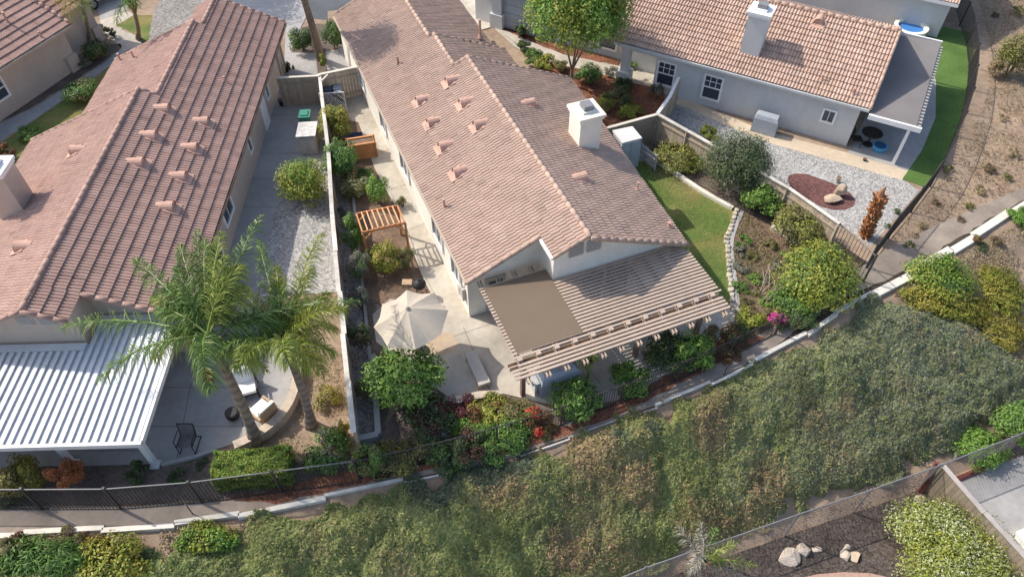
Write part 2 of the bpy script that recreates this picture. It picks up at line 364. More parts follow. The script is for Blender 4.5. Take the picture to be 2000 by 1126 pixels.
# white kerb boards along the drain, stepped
def kerb():
    mb = MB(); P = [np.array([A(*p)[0], A(*p)[1], 0]) for p in LO]
    d = np.concatenate([[0], np.cumsum([np.linalg.norm(b-a) for a, b in zip(P, P[1:])])])
    def at(s): return np.array([np.interp(s, d, [p[i] for p in P]) for i in range(3)])
    s = .2; k = 0
    while s < d[-1]-3:
        L = rng.uniform(1.5, 2.9); a, b = at(s), at(s+L); t = (b-a)/np.linalg.norm(b-a); n = np.array([t[1], -t[0], 0])
        x = (a[0]+b[0])/2
        wdt = .17 if x < -6 else .10 if x < -3 else .055 if x < 4.6 else .10 if x < 9 else .16 if x < 15.3 else .34
        off = (.07 if k % 2 else -.03)+rng.uniform(-.01, .01)
        m = (a+b)/2+n*(off+.03); h = .14 if x < -3 else .07 if x < 4.6 else .13
        mb.box(m+np.array([0, 0, h/2-.1]), t*(L/2+.02), n*wdt/2, np.array([0, 0, h/2+.1]))
        s += L; k += 1
    solo('kerb', mb, M_KERB, None, None, tuple(P[3]), kind='structure')
kerb()
def strip(mb, P, w, z0, z1):
    P = [np.array(p[:2], float) for p in P]; n = len(P); Lf = []; Rt = []
    for i in range(n):
        d0 = P[i]-P[max(i-1, 0)]; d1 = P[min(i+1, n-1)]-P[i]
        t = (d0/(np.linalg.norm(d0)+1e-9)+d1/(np.linalg.norm(d1)+1e-9)); t /= np.linalg.norm(t); m = np.array([-t[1], t[0]])
        Lf.append(P[i]+m*w/2); Rt.append(P[i]-m*w/2)
    V = [(*p, z) for z in (z0, z1) for q in (Lf, Rt) for p in q]
    Fs = [(0, 2*n, 3*n, n), (n-1, 2*n-1, 4*n-1, 3*n-1)]
    for i in range(n-1):
        Fs += [(2*n+i, 2*n+i+1, 3*n+i+1, 3*n+i), (i, i+1, 2*n+i+1, 2*n+i), (n+i, 3*n+i, 3*n+i+1, n+i+1)]
    mb.add(V, Fs)
def edging(px, w, h, m, label, name='garden_edging', z=0):
    mb = MB(); P = [A(p[0], p[1], z+h) for p in px]
    if len(P) > 3:   # smooth curve through the points
        Q = []
        for i in range(len(P)-1):
            p0, p1, p2, p3 = P[max(i-1, 0)], P[i], P[i+1], P[min(i+2, len(P)-1)]
            for t in (0, .25, .5, .75): Q.append(.5*(2*p1+(p2-p0)*t+(2*p0-5*p1+4*p2-p3)*t*t+(3*p1-p0-3*p2+p3)*t**3))
        P = Q+[P[-1]]
    strip(mb, P, w, z-.1, z+h)
    o = P[0].copy(); o[2] = z
    return solo(name, mb, m, label, 'garden edging', o)
edging([(690, 385), (712, 595), (738, 848)], .12, .12, M_CONC_G, 'thin concrete edging along the narrow gravel strip right of the white-capped fence')
edging([(738, 846), (697, 855)], .22, .35, M_CONC_G, 'short pale concrete curb closing the foot of the narrow gravel strip')
edging([(728, 690), (738, 846)], .2, .34, M_CONC_G, 'pale concrete curb beside the citrus tree, running to the strip end')
edging([(735, 330), (775, 405), (830, 545), (866, 598)], .1, .1, M_CONC, 'low edging between the vegetable bed and the cream side path')
edging([(1262, 298), (1335, 346), (1380, 376), (1432, 404)], .2, .22, M_KERB, 'low white edging wall between the lawn and the shrubs by the board fence')
edging([(1508, 440), (1560, 470), (1602, 496), (1616, 486)], .2, .25, M_KERB, 'low white edging wall above the weedy soil bed, bent at its end')
edging([(560, 672), (576, 705), (578, 742), (562, 788), (530, 825), (490, 852), (456, 868)], .32, .45, mat('tan_block', (.50, .41, .32), .9, 5, .15, .7, .15, .3, 30), 'curved tan seat wall around the patio below the palms', 'seat_wall')
edging([(315, 905), (380, 890), (420, 876)], .12, .14, M_CONC_G, 'thin grey concrete edge between the grey patio and the dark bed')
edging([(862, 780), (900, 778), (935, 770), (975, 768)], .3, .35, mat('tan_block', (.5, .4, .3)), 'low curved tan wall between the patio and the flower bed', 'seat_wall')
# stones edging the lawn
edging([(1449, 411), (1428, 469), (1434, 540), (1440, 600), (1436, 650)], .22, .1, M_CONC_G, 'pale mowing strip under the curved row of stones')
stone0 = None
spx = [(1440, 410), (1418, 468), (1424, 540), (1430, 600), (1426, 645)]
SP = [A(*p) for p in spx]
cum = np.concatenate([[0], np.cumsum([np.linalg.norm(b-a) for a, b in zip(SP, SP[1:])])])
n_st = int(cum[-1]/.23)
def rock_mesh(size, seed, flat=.7, sub=2):
    import bmesh
    r = random.Random(seed); bm = bmesh.new(); bmesh.ops.create_icosphere(bm, subdivisions=sub, radius=1)
    ph = [Vector((r.uniform(-1, 1), r.uniform(-1, 1), r.uniform(-1, 1))).normalized() for _ in range(12)]
    cut = [r.uniform(.42, .85) for _ in ph]
    for v in bm.verts:
        for n, c in zip(ph, cut):
            d = v.co.dot(n)
            if d > c: v.co -= n*(d-c)
        v.co *= 1+r.uniform(-.03, .03)
    V = np.array([v.co[:] for v in bm.verts])*np.array(size)
    Fl = [[v.index for v in f.verts] for f in bm.faces]; bm.free()
    return V, Fl
def along(s_): return np.array([np.interp(s_, cum, [q[k] for q in SP]) for k in range(3)])
n_st = int(cum[-1]/.27)
for i in range(n_st):
    p = along((i+.5)*cum[-1]/n_st); t = along((i+1)*cum[-1]/n_st)-along(i*cum[-1]/n_st); t /= np.linalg.norm(t); nrm = np.array([-t[1], t[0], 0])
    t = t+nrm*rng.normal(0, .07); p = p+nrm*rng.normal(0, .02)+np.array([0, 0, .09+rng.uniform(-.015, .02)])
    V, Fl = rock_mesh((1, 1, 1), 100+i, sub=2); V = np.sign(V)*np.abs(V)**.45*np.array([.142+rng.uniform(-.02, .015), .115+rng.uniform(-.015, .02), .10])
    V = p+V[:, :1]*t+V[:, 1:2]*np.array([-t[1], t[0], 0])+V[:, 2:]*np.array([0, 0, 1.])
    k = rng.uniform(.75, 1.2); solo('edging_stone', (V, Fl, [(k, k*.98, k*.93)]*len(Fl)), M_STONE, 'rough cream stone block in the curved row between lawn and weedy soil bed', 'stone', p-np.array([0, 0, .09]), 'edging stones along the lawn')

# ------------------------------------------------------------------ houses
class Fr:
    def __init__(s, px, z, az=None, u=None):
        s.o = A(px[0], px[1], z); s.o[2] = 0
        if u is None: r = R(az); u = (math.sin(r), math.cos(r))
        s.u = np.array([u[0], u[1], 0]); s.u /= np.linalg.norm(s.u)
        s.w = np.array([-s.u[1], s.u[0], 0])
    def P(s, w, u, z): return s.o+s.w*w+s.u*u+np.array([0, 0, z])
    def inv(s, p): d = np.asarray(p)-s.o; return d@s.w, d@s.u
SL = .45
def hit(fr, w0, z0, slope, px):
    n = np.array([0, 0, 1.])-slope*fr.w; o = fr.P(w0, 0, z0); d = ray(*px); p0 = np.array([0, 0, HC])
    return p0+d*(((o-p0)@n)/(d@n))
PROF = [(0, 0), (.10, .034), (.27, .062), (.45, .066), (.62, .036), (.72, .002), (.88, -.004)]
def tile_slope(fr, we, wr, ze, u0, u1, tints, per=.25, course=.36, trim=None, dz=0., amp=1.):
    sg = 1 if wr > we else -1
    cs = 1/math.sqrt(1+SL*SL); sn = SL*cs; L = abs(wr-we)/cs
    us = [u0]; k = math.floor(u0/per)
    while k*per < u1:
        for t, _ in PROF:
            q = (k+t)*per
            if u0+1e-3 < q < u1-1e-3: us.append(q)
        k += 1
    us.append(u1); us = np.array(us)
    fr_ = (us/per) % 1.0
    pr = np.interp(fr_, [t for t, _ in PROF]+[1.0], [h for _, h in PROF]+[0])*amp
    ss = []; of = []; k = 0
    while k*course < L-.02:
        ss += [k*course, min((k+1)*course, L)]; of += [.052, .0]; k += 1
    ss = np.array(ss); of = np.array(of)
    S, U = np.meshgrid(ss, us, indexing='ij'); O, Pf = np.meshgrid(of, pr, indexing='ij')
    # a little sag and unevenness
    J = .008*np.sin(U*3.1+S*1.7)+.006*np.sin(U*7.7-S*5.1)
    h = O+Pf+J+dz
    W = we+sg*S*cs; Z = ze+S*sn
    keep = np.ones_like(W, bool)
    if trim is not None:
        lim = trim(U); out = (W > lim) if sg < 0 else (W < lim)
        Z = np.where(out, ze+np.abs(lim-we)*SL, Z); W = np.where(out, lim, W); keep = ~out
    Wn = W-sg*sn*h; Zn = Z+cs*h
    V = fr.o+Wn[..., None]*fr.w+U[..., None]*fr.u+np.stack([np.zeros_like(Zn), np.zeros_like(Zn), Zn], -1)
    nr, nc = W.shape
    i = np.arange(nr-1)[:, None]*nc+np.arange(nc-1)[None, :]
    q = np.stack([i, i+1, i+1+nc, i+nc], -1)
    kk = keep.ravel()
    m = kk[q].any(-1)
    # colour by tile
    row = (np.arange(nr-1)//2)[:, None]*np.ones((1, nc-1), int)
    colm = np.floor((us[:-1]+us[1:])/2/per/1.0).astype(int)[None, :]*np.ones((nr-1, 1), int)
    r2 = np.random.default_rng(int(abs(we)*1000+abs(u0)*77)+5)
    tab = np.array(tints)[r2.integers(0, len(tints), (row.max()+2, colm.max()-colm.min()+2))]
    tab = tab*r2.uniform(.94, 1.06, tab.shape[:2])[..., None]; odd = r2.random(tab.shape[:2]); tab[odd < .02] *= .82; tab[odd > .985] *= 1.14
    C = tab[row, colm-colm.min()]
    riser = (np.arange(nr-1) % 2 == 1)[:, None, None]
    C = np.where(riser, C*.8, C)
    Fq = q[m]; 
    if sg > 0: Fq = Fq[:, ::-1]
    return V.reshape(-1, 3), Fq, C[m]
def barrels(mb, p, q, r, tints, step=.38, n=8):
    p, q = np.asarray(p, float), np.asarray(q, float); L = np.linalg.norm(q-p); k = max(1, round(L/step)); d = (q-p)/k
    for i in range(k):
        t = np.array(tints[rng.integers(len(tints))])*rng.uniform(.85, 1.15)
        mb.tube([p+d*i-d*.08, p+d*(i+1)], [r*1.05, r*.95], n, t)
def deck(mb, fr, we, wr, ze, u0, u1, th=.12):
    zr = ze+abs(wr-we)*SL
    V = [fr.P(we, u0, ze-.01), fr.P(we, u1, ze-.01), fr.P(wr, u1, zr-.01), fr.P(wr, u0, zr-.01)]
    V += [v-np.array([0, 0, th]) for v in V]
    Fs = [(0, 1, 2, 3), (7, 6, 5, 4), (0, 4, 5, 1), (1, 5, 6, 2), (2, 6, 7, 3), (3, 7, 4, 0)]
    if wr < we: Fs = [f[::-1] for f in Fs]
    mb.add(V, Fs)
def wall_run(mb, fr, pts, zt, close=True, brk=()):
    n = len(pts)
    for i in range(n if close else n-1):
        (w0, u0), (w1, u1) = pts[i], pts[(i+1) % n]
        ts = [0, 1]
        for b in brk:
            if (w0-b)*(w1-b) < 0: ts.append((b-w0)/(w1-w0))
        ts.sort()
        for a, b in zip(ts, ts[1:]):
            wa, ua, wb, ub = w0+(w1-w0)*a, u0+(u1-u0)*a, w0+(w1-w0)*b, u0+(u1-u0)*b
            V = [fr.P(wa, ua, -.1), fr.P(wb, ub, -.1), fr.P(wb, ub, zt(wb, ub)), fr.P(wa, ua, zt(wa, ua))]
            mb.add(V, [(0, 1, 2, 3)])
def window(house, p, d, n, w, h, cols=1, rows=1, m=None, split=True, label=None):
    """p: centre of the sill on the wall, d: direction along the wall, n: outward normal"""
    d = np.array([d[0], d[1], 0]); n = np.array([n[0], n[1], 0]); z = np.array([0, 0, 1.])
    mb = MB(); t = .05
    c = np.asarray(p, float)+z*h/2+n*.035
    for s in (-1, 1):
        mb.box(c+d*s*w/2, d*t, n*.035, z*(h/2+t)); mb.box(c+z*s*h/2, d*(w/2-t), n*.035, z*t)
    if split: mb.box(c-n*.004, d*(w/2-t), n*.022, z*.03)
    for k in range(1, cols): mb.box(c+d*(-w/2+w*k/cols)-n*.012+z*h/4*(1 if split else 0), d*.014, n*.014, z*(h/4 if split else h/2)-z*t)
    for k in range(1, rows): mb.box(c+z*(h/2*k/rows)-n*.014, d*(w/2-t), n*.012, z*.014)
    f = part('window', mb, m or M_WHITE, house, label)
    g = MB(); g.box(c-n*.025, d*(w/2-.02), n*.006, z*(h/2-.02))
    part('pane', g, M_GLASS, f)
def vent_mesh(fr, p, sg, m):
    """half-barrel roof vent opening downslope; sg=+1 roof rises with w"""
    mb = MB(); ax = -sg*fr.w; sd = fr.u; r = .24; n = 8
    dz = np.array([0, 0, 1.])
    up = p+np.array([0, 0, .0]); L0, L1 = -.5, .16
    V = []
    for L, rr in ((L0, r*.9), (L1, r)):
        for k in range(n+1):
            t = math.pi*k/n
            V.append(up+ax*L+sd*math.cos(t)*rr+dz*(math.sin(t)*rr*1.1+.06-(0 if L > 0 else 0)))
    Fs = [(k, k+1, n+2+k, n+1+k) for k in range(n)]
    # recessed front
    i0 = len(V)
    for k in range(n+1): V.append(V[n+1+k]-ax*.05)
    Fs.append(tuple(range(i0, i0+n+1)))
    # skirt legs to the roof
    for s in (-1, 1):
        b = len(V); e = up+sd*s*r
        V += [e+ax*L1+dz*.07, e+ax*L0*.9+dz*.07, e+ax*L0*.9-dz*.3, e+ax*L1-dz*.3]; Fs.append((b, b+1, b+2, b+3))
    b = len(V); e = up+ax*(L1-.05)
    V += [e+sd*r+dz*.07, e-sd*r+dz*.07, e-sd*r-dz*.2, e+sd*r-dz*.2]; Fs.append((b, b+1, b+2, b+3))
    mb.add(V, Fs)
    # flange lying on the roof
    cs = 1/math.sqrt(1+SL*SL); sl = (-sg*fr.w*cs-dz*SL*cs); nn = (-sg*fr.w*SL*cs+dz*cs)
    mb.box(p+nn*.065+sl*.05, sl*.3, sd*.32, nn*.012)
    return mb
def pipe(house, p, h=.45, r=.05, m=None):
    mb = MB(); mb.tube([p-np.array([0, 0, .1]), p+np.array([0, 0, h])], r, 8)
    mb.tube([p+np.array([0, 0, h]), p+np.array([0, 0, h+.05])], r*1.3, 8); mb.tube([p-np.array([0, 0, .05]), p+np.array([0, 0, .12])], [r*2.6, r*1.2], 8)
    part('vent_pipe', mb, m or M_PINKV, house)
def chimney(house, fr, w, u, hw, hu, z0, z1, m, capm, flare=.14):
    mb = MB(); dz = np.array([0, 0, 1.])
    mb.box(fr.P(w, u, (z0+z1)/2), fr.w*hw, fr.u*hu, dz*(z1-z0)/2)
    ch = part('chimney', mb, m, house)
    cp = MB()
    cp.box(fr.P(w, u, z1+.05), fr.w*(hw+flare*.5), fr.u*(hu+flare*.5), dz*.06)
    cp.box(fr.P(w, u, z1+.17), fr.w*(hw+flare), fr.u*(hu+flare), dz*.06)
    cp.box(fr.P(w, u, z1+.27), fr.w*(hw*.62), fr.u*(hu*.62), dz*.05)
    part('cap', cp, capm, ch)
    fl = MB(); fl.box(fr.P(w, u, z1+.42), fr.w*(hw*.45), fr.u*(hu*.45), dz*.1)
    part('flue_cover', fl, M_GALV, ch)
T_C = [(.43, .31, .25), (.42, .30, .24), (.44, .318, .257), (.415, .305, .243), (.42, .295, .235), (.395, .283, .226)]
T_L = [(.405, .265, .22), (.395, .257, .21), (.415, .275, .23), (.385, .25, .207), (.395, .26, .215), (.365, .235, .195)]
T_R = [(.47, .335, .265), (.455, .315, .245), (.49, .355, .285), (.44, .30, .235), (.475, .338, .268), (.42, .29, .225)]
T_D = [(.36, .26, .22), (.40, .29, .245), (.33, .23, .20)]

def gable_house(house, fr, secs, tints, m_wall, amp=1., per=.158, course=.36):
    """secs: dicts with wl,zl,wr,zr (eaves), rw (ridge), u0,u1 and optional cuts; builds roof pieces as parts"""
    roofs = MB(); runs = []; dk = MB()
    for s in secs:
        for side in ('l', 'r'):
            for (we, u0, u1) in s[side]:
                ze = s['zr_']-abs(we-s['rw'])*SL
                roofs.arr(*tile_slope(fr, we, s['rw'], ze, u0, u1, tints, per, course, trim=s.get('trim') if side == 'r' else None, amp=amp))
                wd = we if not (side == 'r' and 'trim' in s) else min(we, s['trim'](np.array([u0]))[0], s['trim'](np.array([u1]))[0])
                zd = s['zr_']-abs(wd-s['rw'])*SL
                sg = 1 if s['rw'] > we else -1
                deck(dk, fr, wd+.05*sg, s['rw'], zd+.05*SL-.02, u0+.03, u1-.03)
        ridge = MB(); runs.append(ridge); barrels(ridge, fr.P(s['rw'], s['ru0'], s['zr_']+.03), fr.P(s['rw'], s['ru1'], s['zr_']+.02), .095, tints)
        for (wa, wb, u) in s['rakes']:
            za = s['zr_']-abs(wa-s['rw'])*SL; zb = s['zr_']-abs(wb-s['rw'])*SL
            ridge = MB(); runs.append(ridge); barrels(ridge, fr.P(wa, u, za+.035), fr.P(wb, u, zb+.025), .08, tints, .4)
    rf = part('roof', roofs, M_TILE, house, smooth=False)
    for ridge in runs: part('ridge_tiles', ridge, M_TILE, rf, smooth=True)
    part('roof_deck', dk, M_TRIM, rf)
    return rf
def gutter(house, fr, w, u0, u1, z, m):
    mb = MB(); mb.box(fr.P(w, (u0+u1)/2, z), fr.w*.06, fr.u*abs(u1-u0)/2, np.array([0, 0, .06]))
    part('gutter', mb, m, house)

# ---- middle house
CF = Fr((910, 548), 2.5, 157.7)
ZC = 2.5+4.3*SL
cen = thing('tiled_house', 'cream house with pink tiled roof, white chimney and slatted patio cover', 'house', CF.P(4.3, -8, 0))
trimC = lambda U: 8.64+(1.45-U)*.083
secC = [dict(rw=4.3, zr_=ZC, l=[(0, -11.4, .15), (2.93, .15, 1.32)], r=[(9.9, -11.4, 1.47)], trim=trimC, ru0=-11.4, ru1=1.4,
             rakes=[(0, 2.93, .15), (2.93, 4.3, 1.32), (8.64, 4.3, 1.47), (9.7, 4.3, -11.4), (3.7, 4.3, -11.4)]),
        dict(rw=3.65, zr_=2.5+3.65*SL, l=[(0, -14.4, -11.4)], r=[(7.35, -14.4, -11.4)], ru0=-14.4, ru1=-11.4, rakes=[(7.35, 3.65, -14.4)]),
        dict(rw=3.42, zr_=2.5+3.42*SL, l=[(0, -21.2, -14.4)], r=[(6.9, -21.2, -14.4)], ru0=-21.2, ru1=-14.4, rakes=[(0, 3.42, -21.2), (6.9, 3.42, -21.2)])]
gable_house(cen, CF, secC, T_C, M_STUC_C, .62)
ztC = lambda w, u: min(ZC-abs(w-4.3)*SL, 2.5+w*SL if w < 4 else 99)-.13
wb = MB()
wall_run(wb, CF, [(.12, -20.8), (.12, -.25), (3.1, -.25), (3.1, 1.0), (8.25, 1.05), (8.3, -11)], ztC, close=False, brk=(4.3,))
wall_run(wb, CF, [(8.3, -11), (6.6, -11), (6.6, -20.8), (.12, -20.8)], lambda w, u: 2.3, close=False)
part('wall', wb, M_STUC_C, cen)
gutter(cen, CF, -.02, -21.1, .1, 2.44, M_TRIM)
gutter(cen, CF, 2.9, .2, 1.3, 2.5+2.93*SL-.06, M_WHITE)
for px in ((820, 200), (878, 162), (905, 205), (842, 243), (933, 248), (865, 290), (893, 340)):
    part('roof_vent', vent_mesh(CF, hit(CF, 0, 2.5, SL, px), 1, M_PINKV), M_PINKV, cen)
for px in ((1037, 205), (1137, 350)):
    part('roof_vent', vent_mesh(CF, hit(CF, 4.3, ZC, -SL, px), -1, M_PINKV), M_PINKV, cen)
pipe(cen, hit(CF, 0, 2.5, SL, (868, 405)), .4); pipe(cen, hit(CF, 0, 2.5, SL, (778, 126)), .35, .04, M_POST)
pipe(cen, hit(CF, 4.3, ZC, -SL, (1244, 372)), .4, .04); pipe(cen, hit(CF, 4.3, ZC, -SL, (1306, 443)), .2, .06); pipe(cen, hit(CF, 3.65, 2.5+3.65*SL, -SL, (938, 72)), .9, .06)
chimney(cen, CF, 7.38, -5.25, .50, .53, 2.6, 4.5, M_STUC_C, M_STUC_C, .11)
for uu, w_ in ((-1.6, 1.0), (-3.9, 1.3), (-8.6, 1.3), (-12.2, 1.0), (-16.3, 1.0)):
    window(cen, CF.P(.12, uu, .9), CF.u, -CF.w, w_, 1.15, split=False, cols=2, m=M_WHITE)
mb = MB()
for k in (-1, 1):
    for j in range(7): mb.box(CF.P(4.35+k*.36, 1.05+.03, 3.35+j*.07), CF.w*.25, CF.u*.03, np.array([0, 0, .02]))
    mb.box(CF.P(4.35+k*.36, 1.06, 3.56), CF.w*.29, CF.u*.012, np.array([0, 0, .29]))
part('gable_vent', mb, M_PLAST, cen)
mb = MB(); mb.box(CF.P(1.25, -.22, 1.0), CF.w*.42, CF.u*.03, np.array([0, 0, 1.0])); dr = part('door', mb, M_PLAST, cen)
mb = MB(); mb.box(CF.P(1.25, -.18, 1.35), CF.w*.28, CF.u*.012, np.array([0, 0, .45])); part('pane', mb, M_GLASS, dr)
mb = MB(); mb.box(CF.P(5.3, 1.09, 1.1), CF.w*1.2, CF.u*.03, np.array([0, 0, 1.0])); dr = part('door', mb, M_WHITE, cen)
mb = MB()
for k in (-1, 1): mb.box(CF.P(5.3+k*.58, 1.125, 1.1), CF.w*.5, CF.u*.01, np.array([0, 0, .9]))
part('pane', mb, M_GLASS, dr)
mb = MB()
mb.box(CF.P(.06, -.7, 1.1), CF.w*.08, CF.u*.18, np.array([0, 0, .32])); mb.tube([CF.P(.04, -.7, 1.3), CF.P(.04, -.7, 2.3)], .03, 6); mb.box(CF.P(.07, -1.15, .8), CF.w*.06, CF.u*.1, np.array([0, 0, .2]))
part('meter_box', mb, M_PLAST, cen)

# ---- left house
LF = Fr((430, 420), 2.5, 178.2)
ZL_ = 2.5+4.37*SL
lef = thing('tiled_house', 'beige house with red-brown tiled roof, seven pink vents on its shaded slope and tan chimney', 'house', LF.P(-4.4, -4, 0))
secL = [dict(rw=-4.37, zr_=ZL_, l=[(-10.2, -6.1, 6.6)], r=[(0, -6.1, 5.4), (-3.1, 5.4, 6.6)], ru0=-6.1, ru1=6.6,
             rakes=[(-10.2, -4.37, 6.6), (-10.2, -4.37, -6.1), (-3.6, -4.37, -6.1), (-3.1, -4.37, 6.6), (0, -3.1, 5.4)]),
        dict(rw=-3.7, zr_=2.5+3.7*SL, l=[(-8.33, -12.5, -6.1)], r=[(0, -12.5, -6.1)], ru0=-12.5, ru1=-6.1, rakes=[(-8.33, -3.7, -12.5)]),
        dict(rw=-3.3, zr_=2.5+3.3*SL, l=[(-4.35, -15.25, -12.5)], r=[(0, -15.25, -12.5)], ru0=-15.25, ru1=-12.5, rakes=[(0, -3.3, -15.25)])]
gable_house(lef, LF, secL, T_L, M_STUC_L, .55, .142, .43)
ztL = lambda w, u: ZL_-abs(w+4.37)*SL-.13
wb = MB()
wall_run(wb, LF, [(-.42, -14.9), (-.42, 5.0), (-3.25, 5.0), (-3.25, 6.2), (-9.7, 6.2), (-9.7, -5.8)], ztL, close=False, brk=(-4.37,))
wall_run(wb, LF, [(-9.7, -5.8), (-7.8, -5.8), (-7.8, -12.2), (-4.8, -12.2), (-4.8, -14.9), (-.42, -14.9)], lambda w, u: 2.1, close=False)
part('wall', wb, M_STUC_L, lef)
gutter(lef, LF, .02, -15.2, 5.35, 2.44, M_POST)
mb = MB(); mb.tube([LF.P(-.36, -14.6, 0), LF.P(-.36, -14.6, 2.4)], .04, 6); mb.tube([LF.P(-.36, -13.6, 0), LF.P(-.36, -13.6, 2.4)], .04, 6); part('downpipe', mb, M_STUC_L, lef)
for px in ((325, 216), (402, 241), (300, 268), (380, 292), (275, 321), (358, 348), (334, 407)):
    part('roof_vent', vent_mesh(LF, hit(LF, 0, 2.5, -SL, px), -1, M_PINKV), M_PINKV, lef)
for px in ((148, 297), (42, 484)):
    part('roof_vent', vent_mesh(LF, hit(LF, -4.37, ZL_, SL, px), 1, M_PINKV), M_PINKV, lef)
for px in ((262, 115), (236, 120)): pipe(lef, hit(LF, -3.7, 2.5+3.7*SL, SL, px), .4, .05)
pipe(lef, hit(LF, 0, 2.5, -SL, (440, 160)), .25, .04)
chimney(lef, LF, -8.05, -.35, .55, .5, 2.2, 4.75, M_STUC_L, M_WHITE, .1)
for uu, ww in ((-10.6, .5), (-6.2, .5), (-1.6, 1.3), (1.2, 1.9)):
    window(lef, LF.P(-.42, uu, .9 if ww < 1.5 else .25), LF.u, LF.w, ww, 1.2 if ww < 1.5 else 1.9, split=False, cols=2 if ww > 1 else 1)
mb = MB(); mb.box(LF.P(-.40, -9.4, 1.03), LF.w*.03, LF.u*.45, np.array([0, 0, 1.03])); part('door', mb, M_WHITE, lef)
mb = MB(); mb.box(LF.P(-.34, -8.4, 1.9), LF.w*.07, LF.u*.07, np.array([0, 0, .12])); part('wall_lamp', mb, M_DARK, lef)
mb = MB()
for k in (-1, 1):
    for j in range(7): mb.box(LF.P(-4.45+k*.36, 6.23, 3.4+j*.06), LF.w*.25, LF.u*.03, np.array([0, 0, .018]))
    mb.box(LF.P(-4.45+k*.36, 6.21, 3.58), LF.w*.29, LF.u*.02, np.array([0, 0, .25]))
part('gable_vent', mb, M_PLAST, lef)

# ---- right house
RF = Fr((1697, 213), 2.5, 118)
ZR = 2.5+4.2*SL
rig = thing('tiled_house', 'grey house with orange barrel-tiled roof and grey chimney above the gravel yard', 'house', RF.P(4.2, -7, 0))
secR = [dict(rw=4.2, zr_=ZR, l=[(0, -12.95, .05)], r=[(8.4, -12.95, .05)], ru0=-12.95, ru1=.05, rakes=[(0, 4.2, .05), (8.4, 4.2, .05), (0, 4.2, -12.95)]),
        dict(rw=6.2, zr_=2.5+4.2*SL, l=[(2.0, -23, -12.95)], r=[(10.4, -23, -12.95)], ru0=-23, ru1=-12.95, rakes=[(2.0, 6.2, -12.95)])]
gable_house(rig, RF, secR, T_R, M_STUC_R, .75, .16, .345)
ztR = lambda w, u: ZR-abs(w-4.2)*SL-.13
wb = MB()
wall_run(wb, RF, [(7.9, -.3), (.35, -.3), (.35, -10.6), (1.9, -10.6), (1.9, -12.6)], ztR, close=False, brk=(4.2,))
wall_run(wb, RF, [(1.9, -12.6), (2.45, -12.9), (2.45, -22.8)], lambda w, u: 2.45, close=False)
wall_run(wb, RF, [(7.9, -.3), (7.9, -22.8), (2.45, -22.8)], lambda w, u: 2.3, close=False)
part('wall', wb, M_STUC_R, rig)
mb = MB(); mb.box(RF.P(.5, -12.3, 1.1), RF.w*.2, RF.u*.22, np.array([0, 0, 1.1])); mb.box(RF.P(.5, -12.3, .35), RF.w*.34, RF.u*.36, np.array([0, 0, .35])); part('porch_column', mb, M_STUC_R, rig)
mb = MB(); mb.box(RF.P(.4, -11.5, 2.2), RF.w*.12, RF.u*1.1, np.array([0, 0, .15])); part('porch_beam', mb, M_STUC_R, rig)
gutter(rig, RF, -.04, -12.9, .05, 2.43, M_STUC_R)
part('roof_vent', vent_mesh(RF, hit(RF, 0, 2.5, SL, (1598, 46)), 1, M_PINKV), M_PINKV, rig)
pipe(rig, hit(RF, 0, 2.5, SL, (1604, 158)), .3, .05); pipe(rig, hit(RF, 0, 2.5, SL, (1665, 185)), .3, .05)
cw, cu = RF.inv(hit(RF, 0, 2.5, SL, (1462, 108)))
chimney(rig, RF, cw+.45, cu, .48, .48, 3.0, 5.0, M_STUC_R, M_WHITE, .1)
def on_wall(fr, w, px):
    n = fr.w; o = fr.P(w, 0, 0); d = ray(*px); p0 = np.array([0, 0, HC]); return p0+d*(((o-p0)@n)/(d@n))
for px, ww, hh, sp in (((1297, 166), .95, 1.35, True), ((1386, 193), .95, 1.35, True), ((1614, 238), .6, .7, False)):
    p = on_wall(RF, .35, px); window(rig, p, RF.u, -RF.w, ww, hh, cols=3 if sp else 2, rows=2 if sp else 1, split=sp)
p = on_wall(RF, 2.45, (1186, 95)); window(rig, p, RF.u, -RF.w, 1.1, 1.35, cols=3, rows=2)
mb = MB(); pg = on_wall(RF, 2.45, (1010, 58)); mb.box([*(pg[:2]-RF.w[:2]*.03), 1.05], RF.u*1.25, RF.w*.03, np.array([0, 0, 1.05]))
for k in range(4): mb.box([*(pg[:2]-RF.w[:2]*.07), .26+.52*k], RF.u*1.2, RF.w*.015, np.array([0, 0, .24]))
part('garage_door', mb, M_TARP, rig)
mb = MB(); pg2 = on_wall(RF, 2.45, (975, 45)); mb.box([*(pg2[:2]-RF.w[:2]*.1), 1.2], RF.u*.3, RF.w*.2, np.array([0, 0, 1.2])); mb.box([*(pg2[:2]-RF.w[:2]*.12), .45], RF.u*.42, RF.w*.3, np.array([0, 0, .45])); part('pilaster', mb, M_STUC_R, rig)

# ---- house cut by the upper left corner
p4 = A(138, 47, 2.5); q4 = A(0, 134, 2.5); HF = Fr((138, 47), 2.5, u=(q4-p4)[:2])
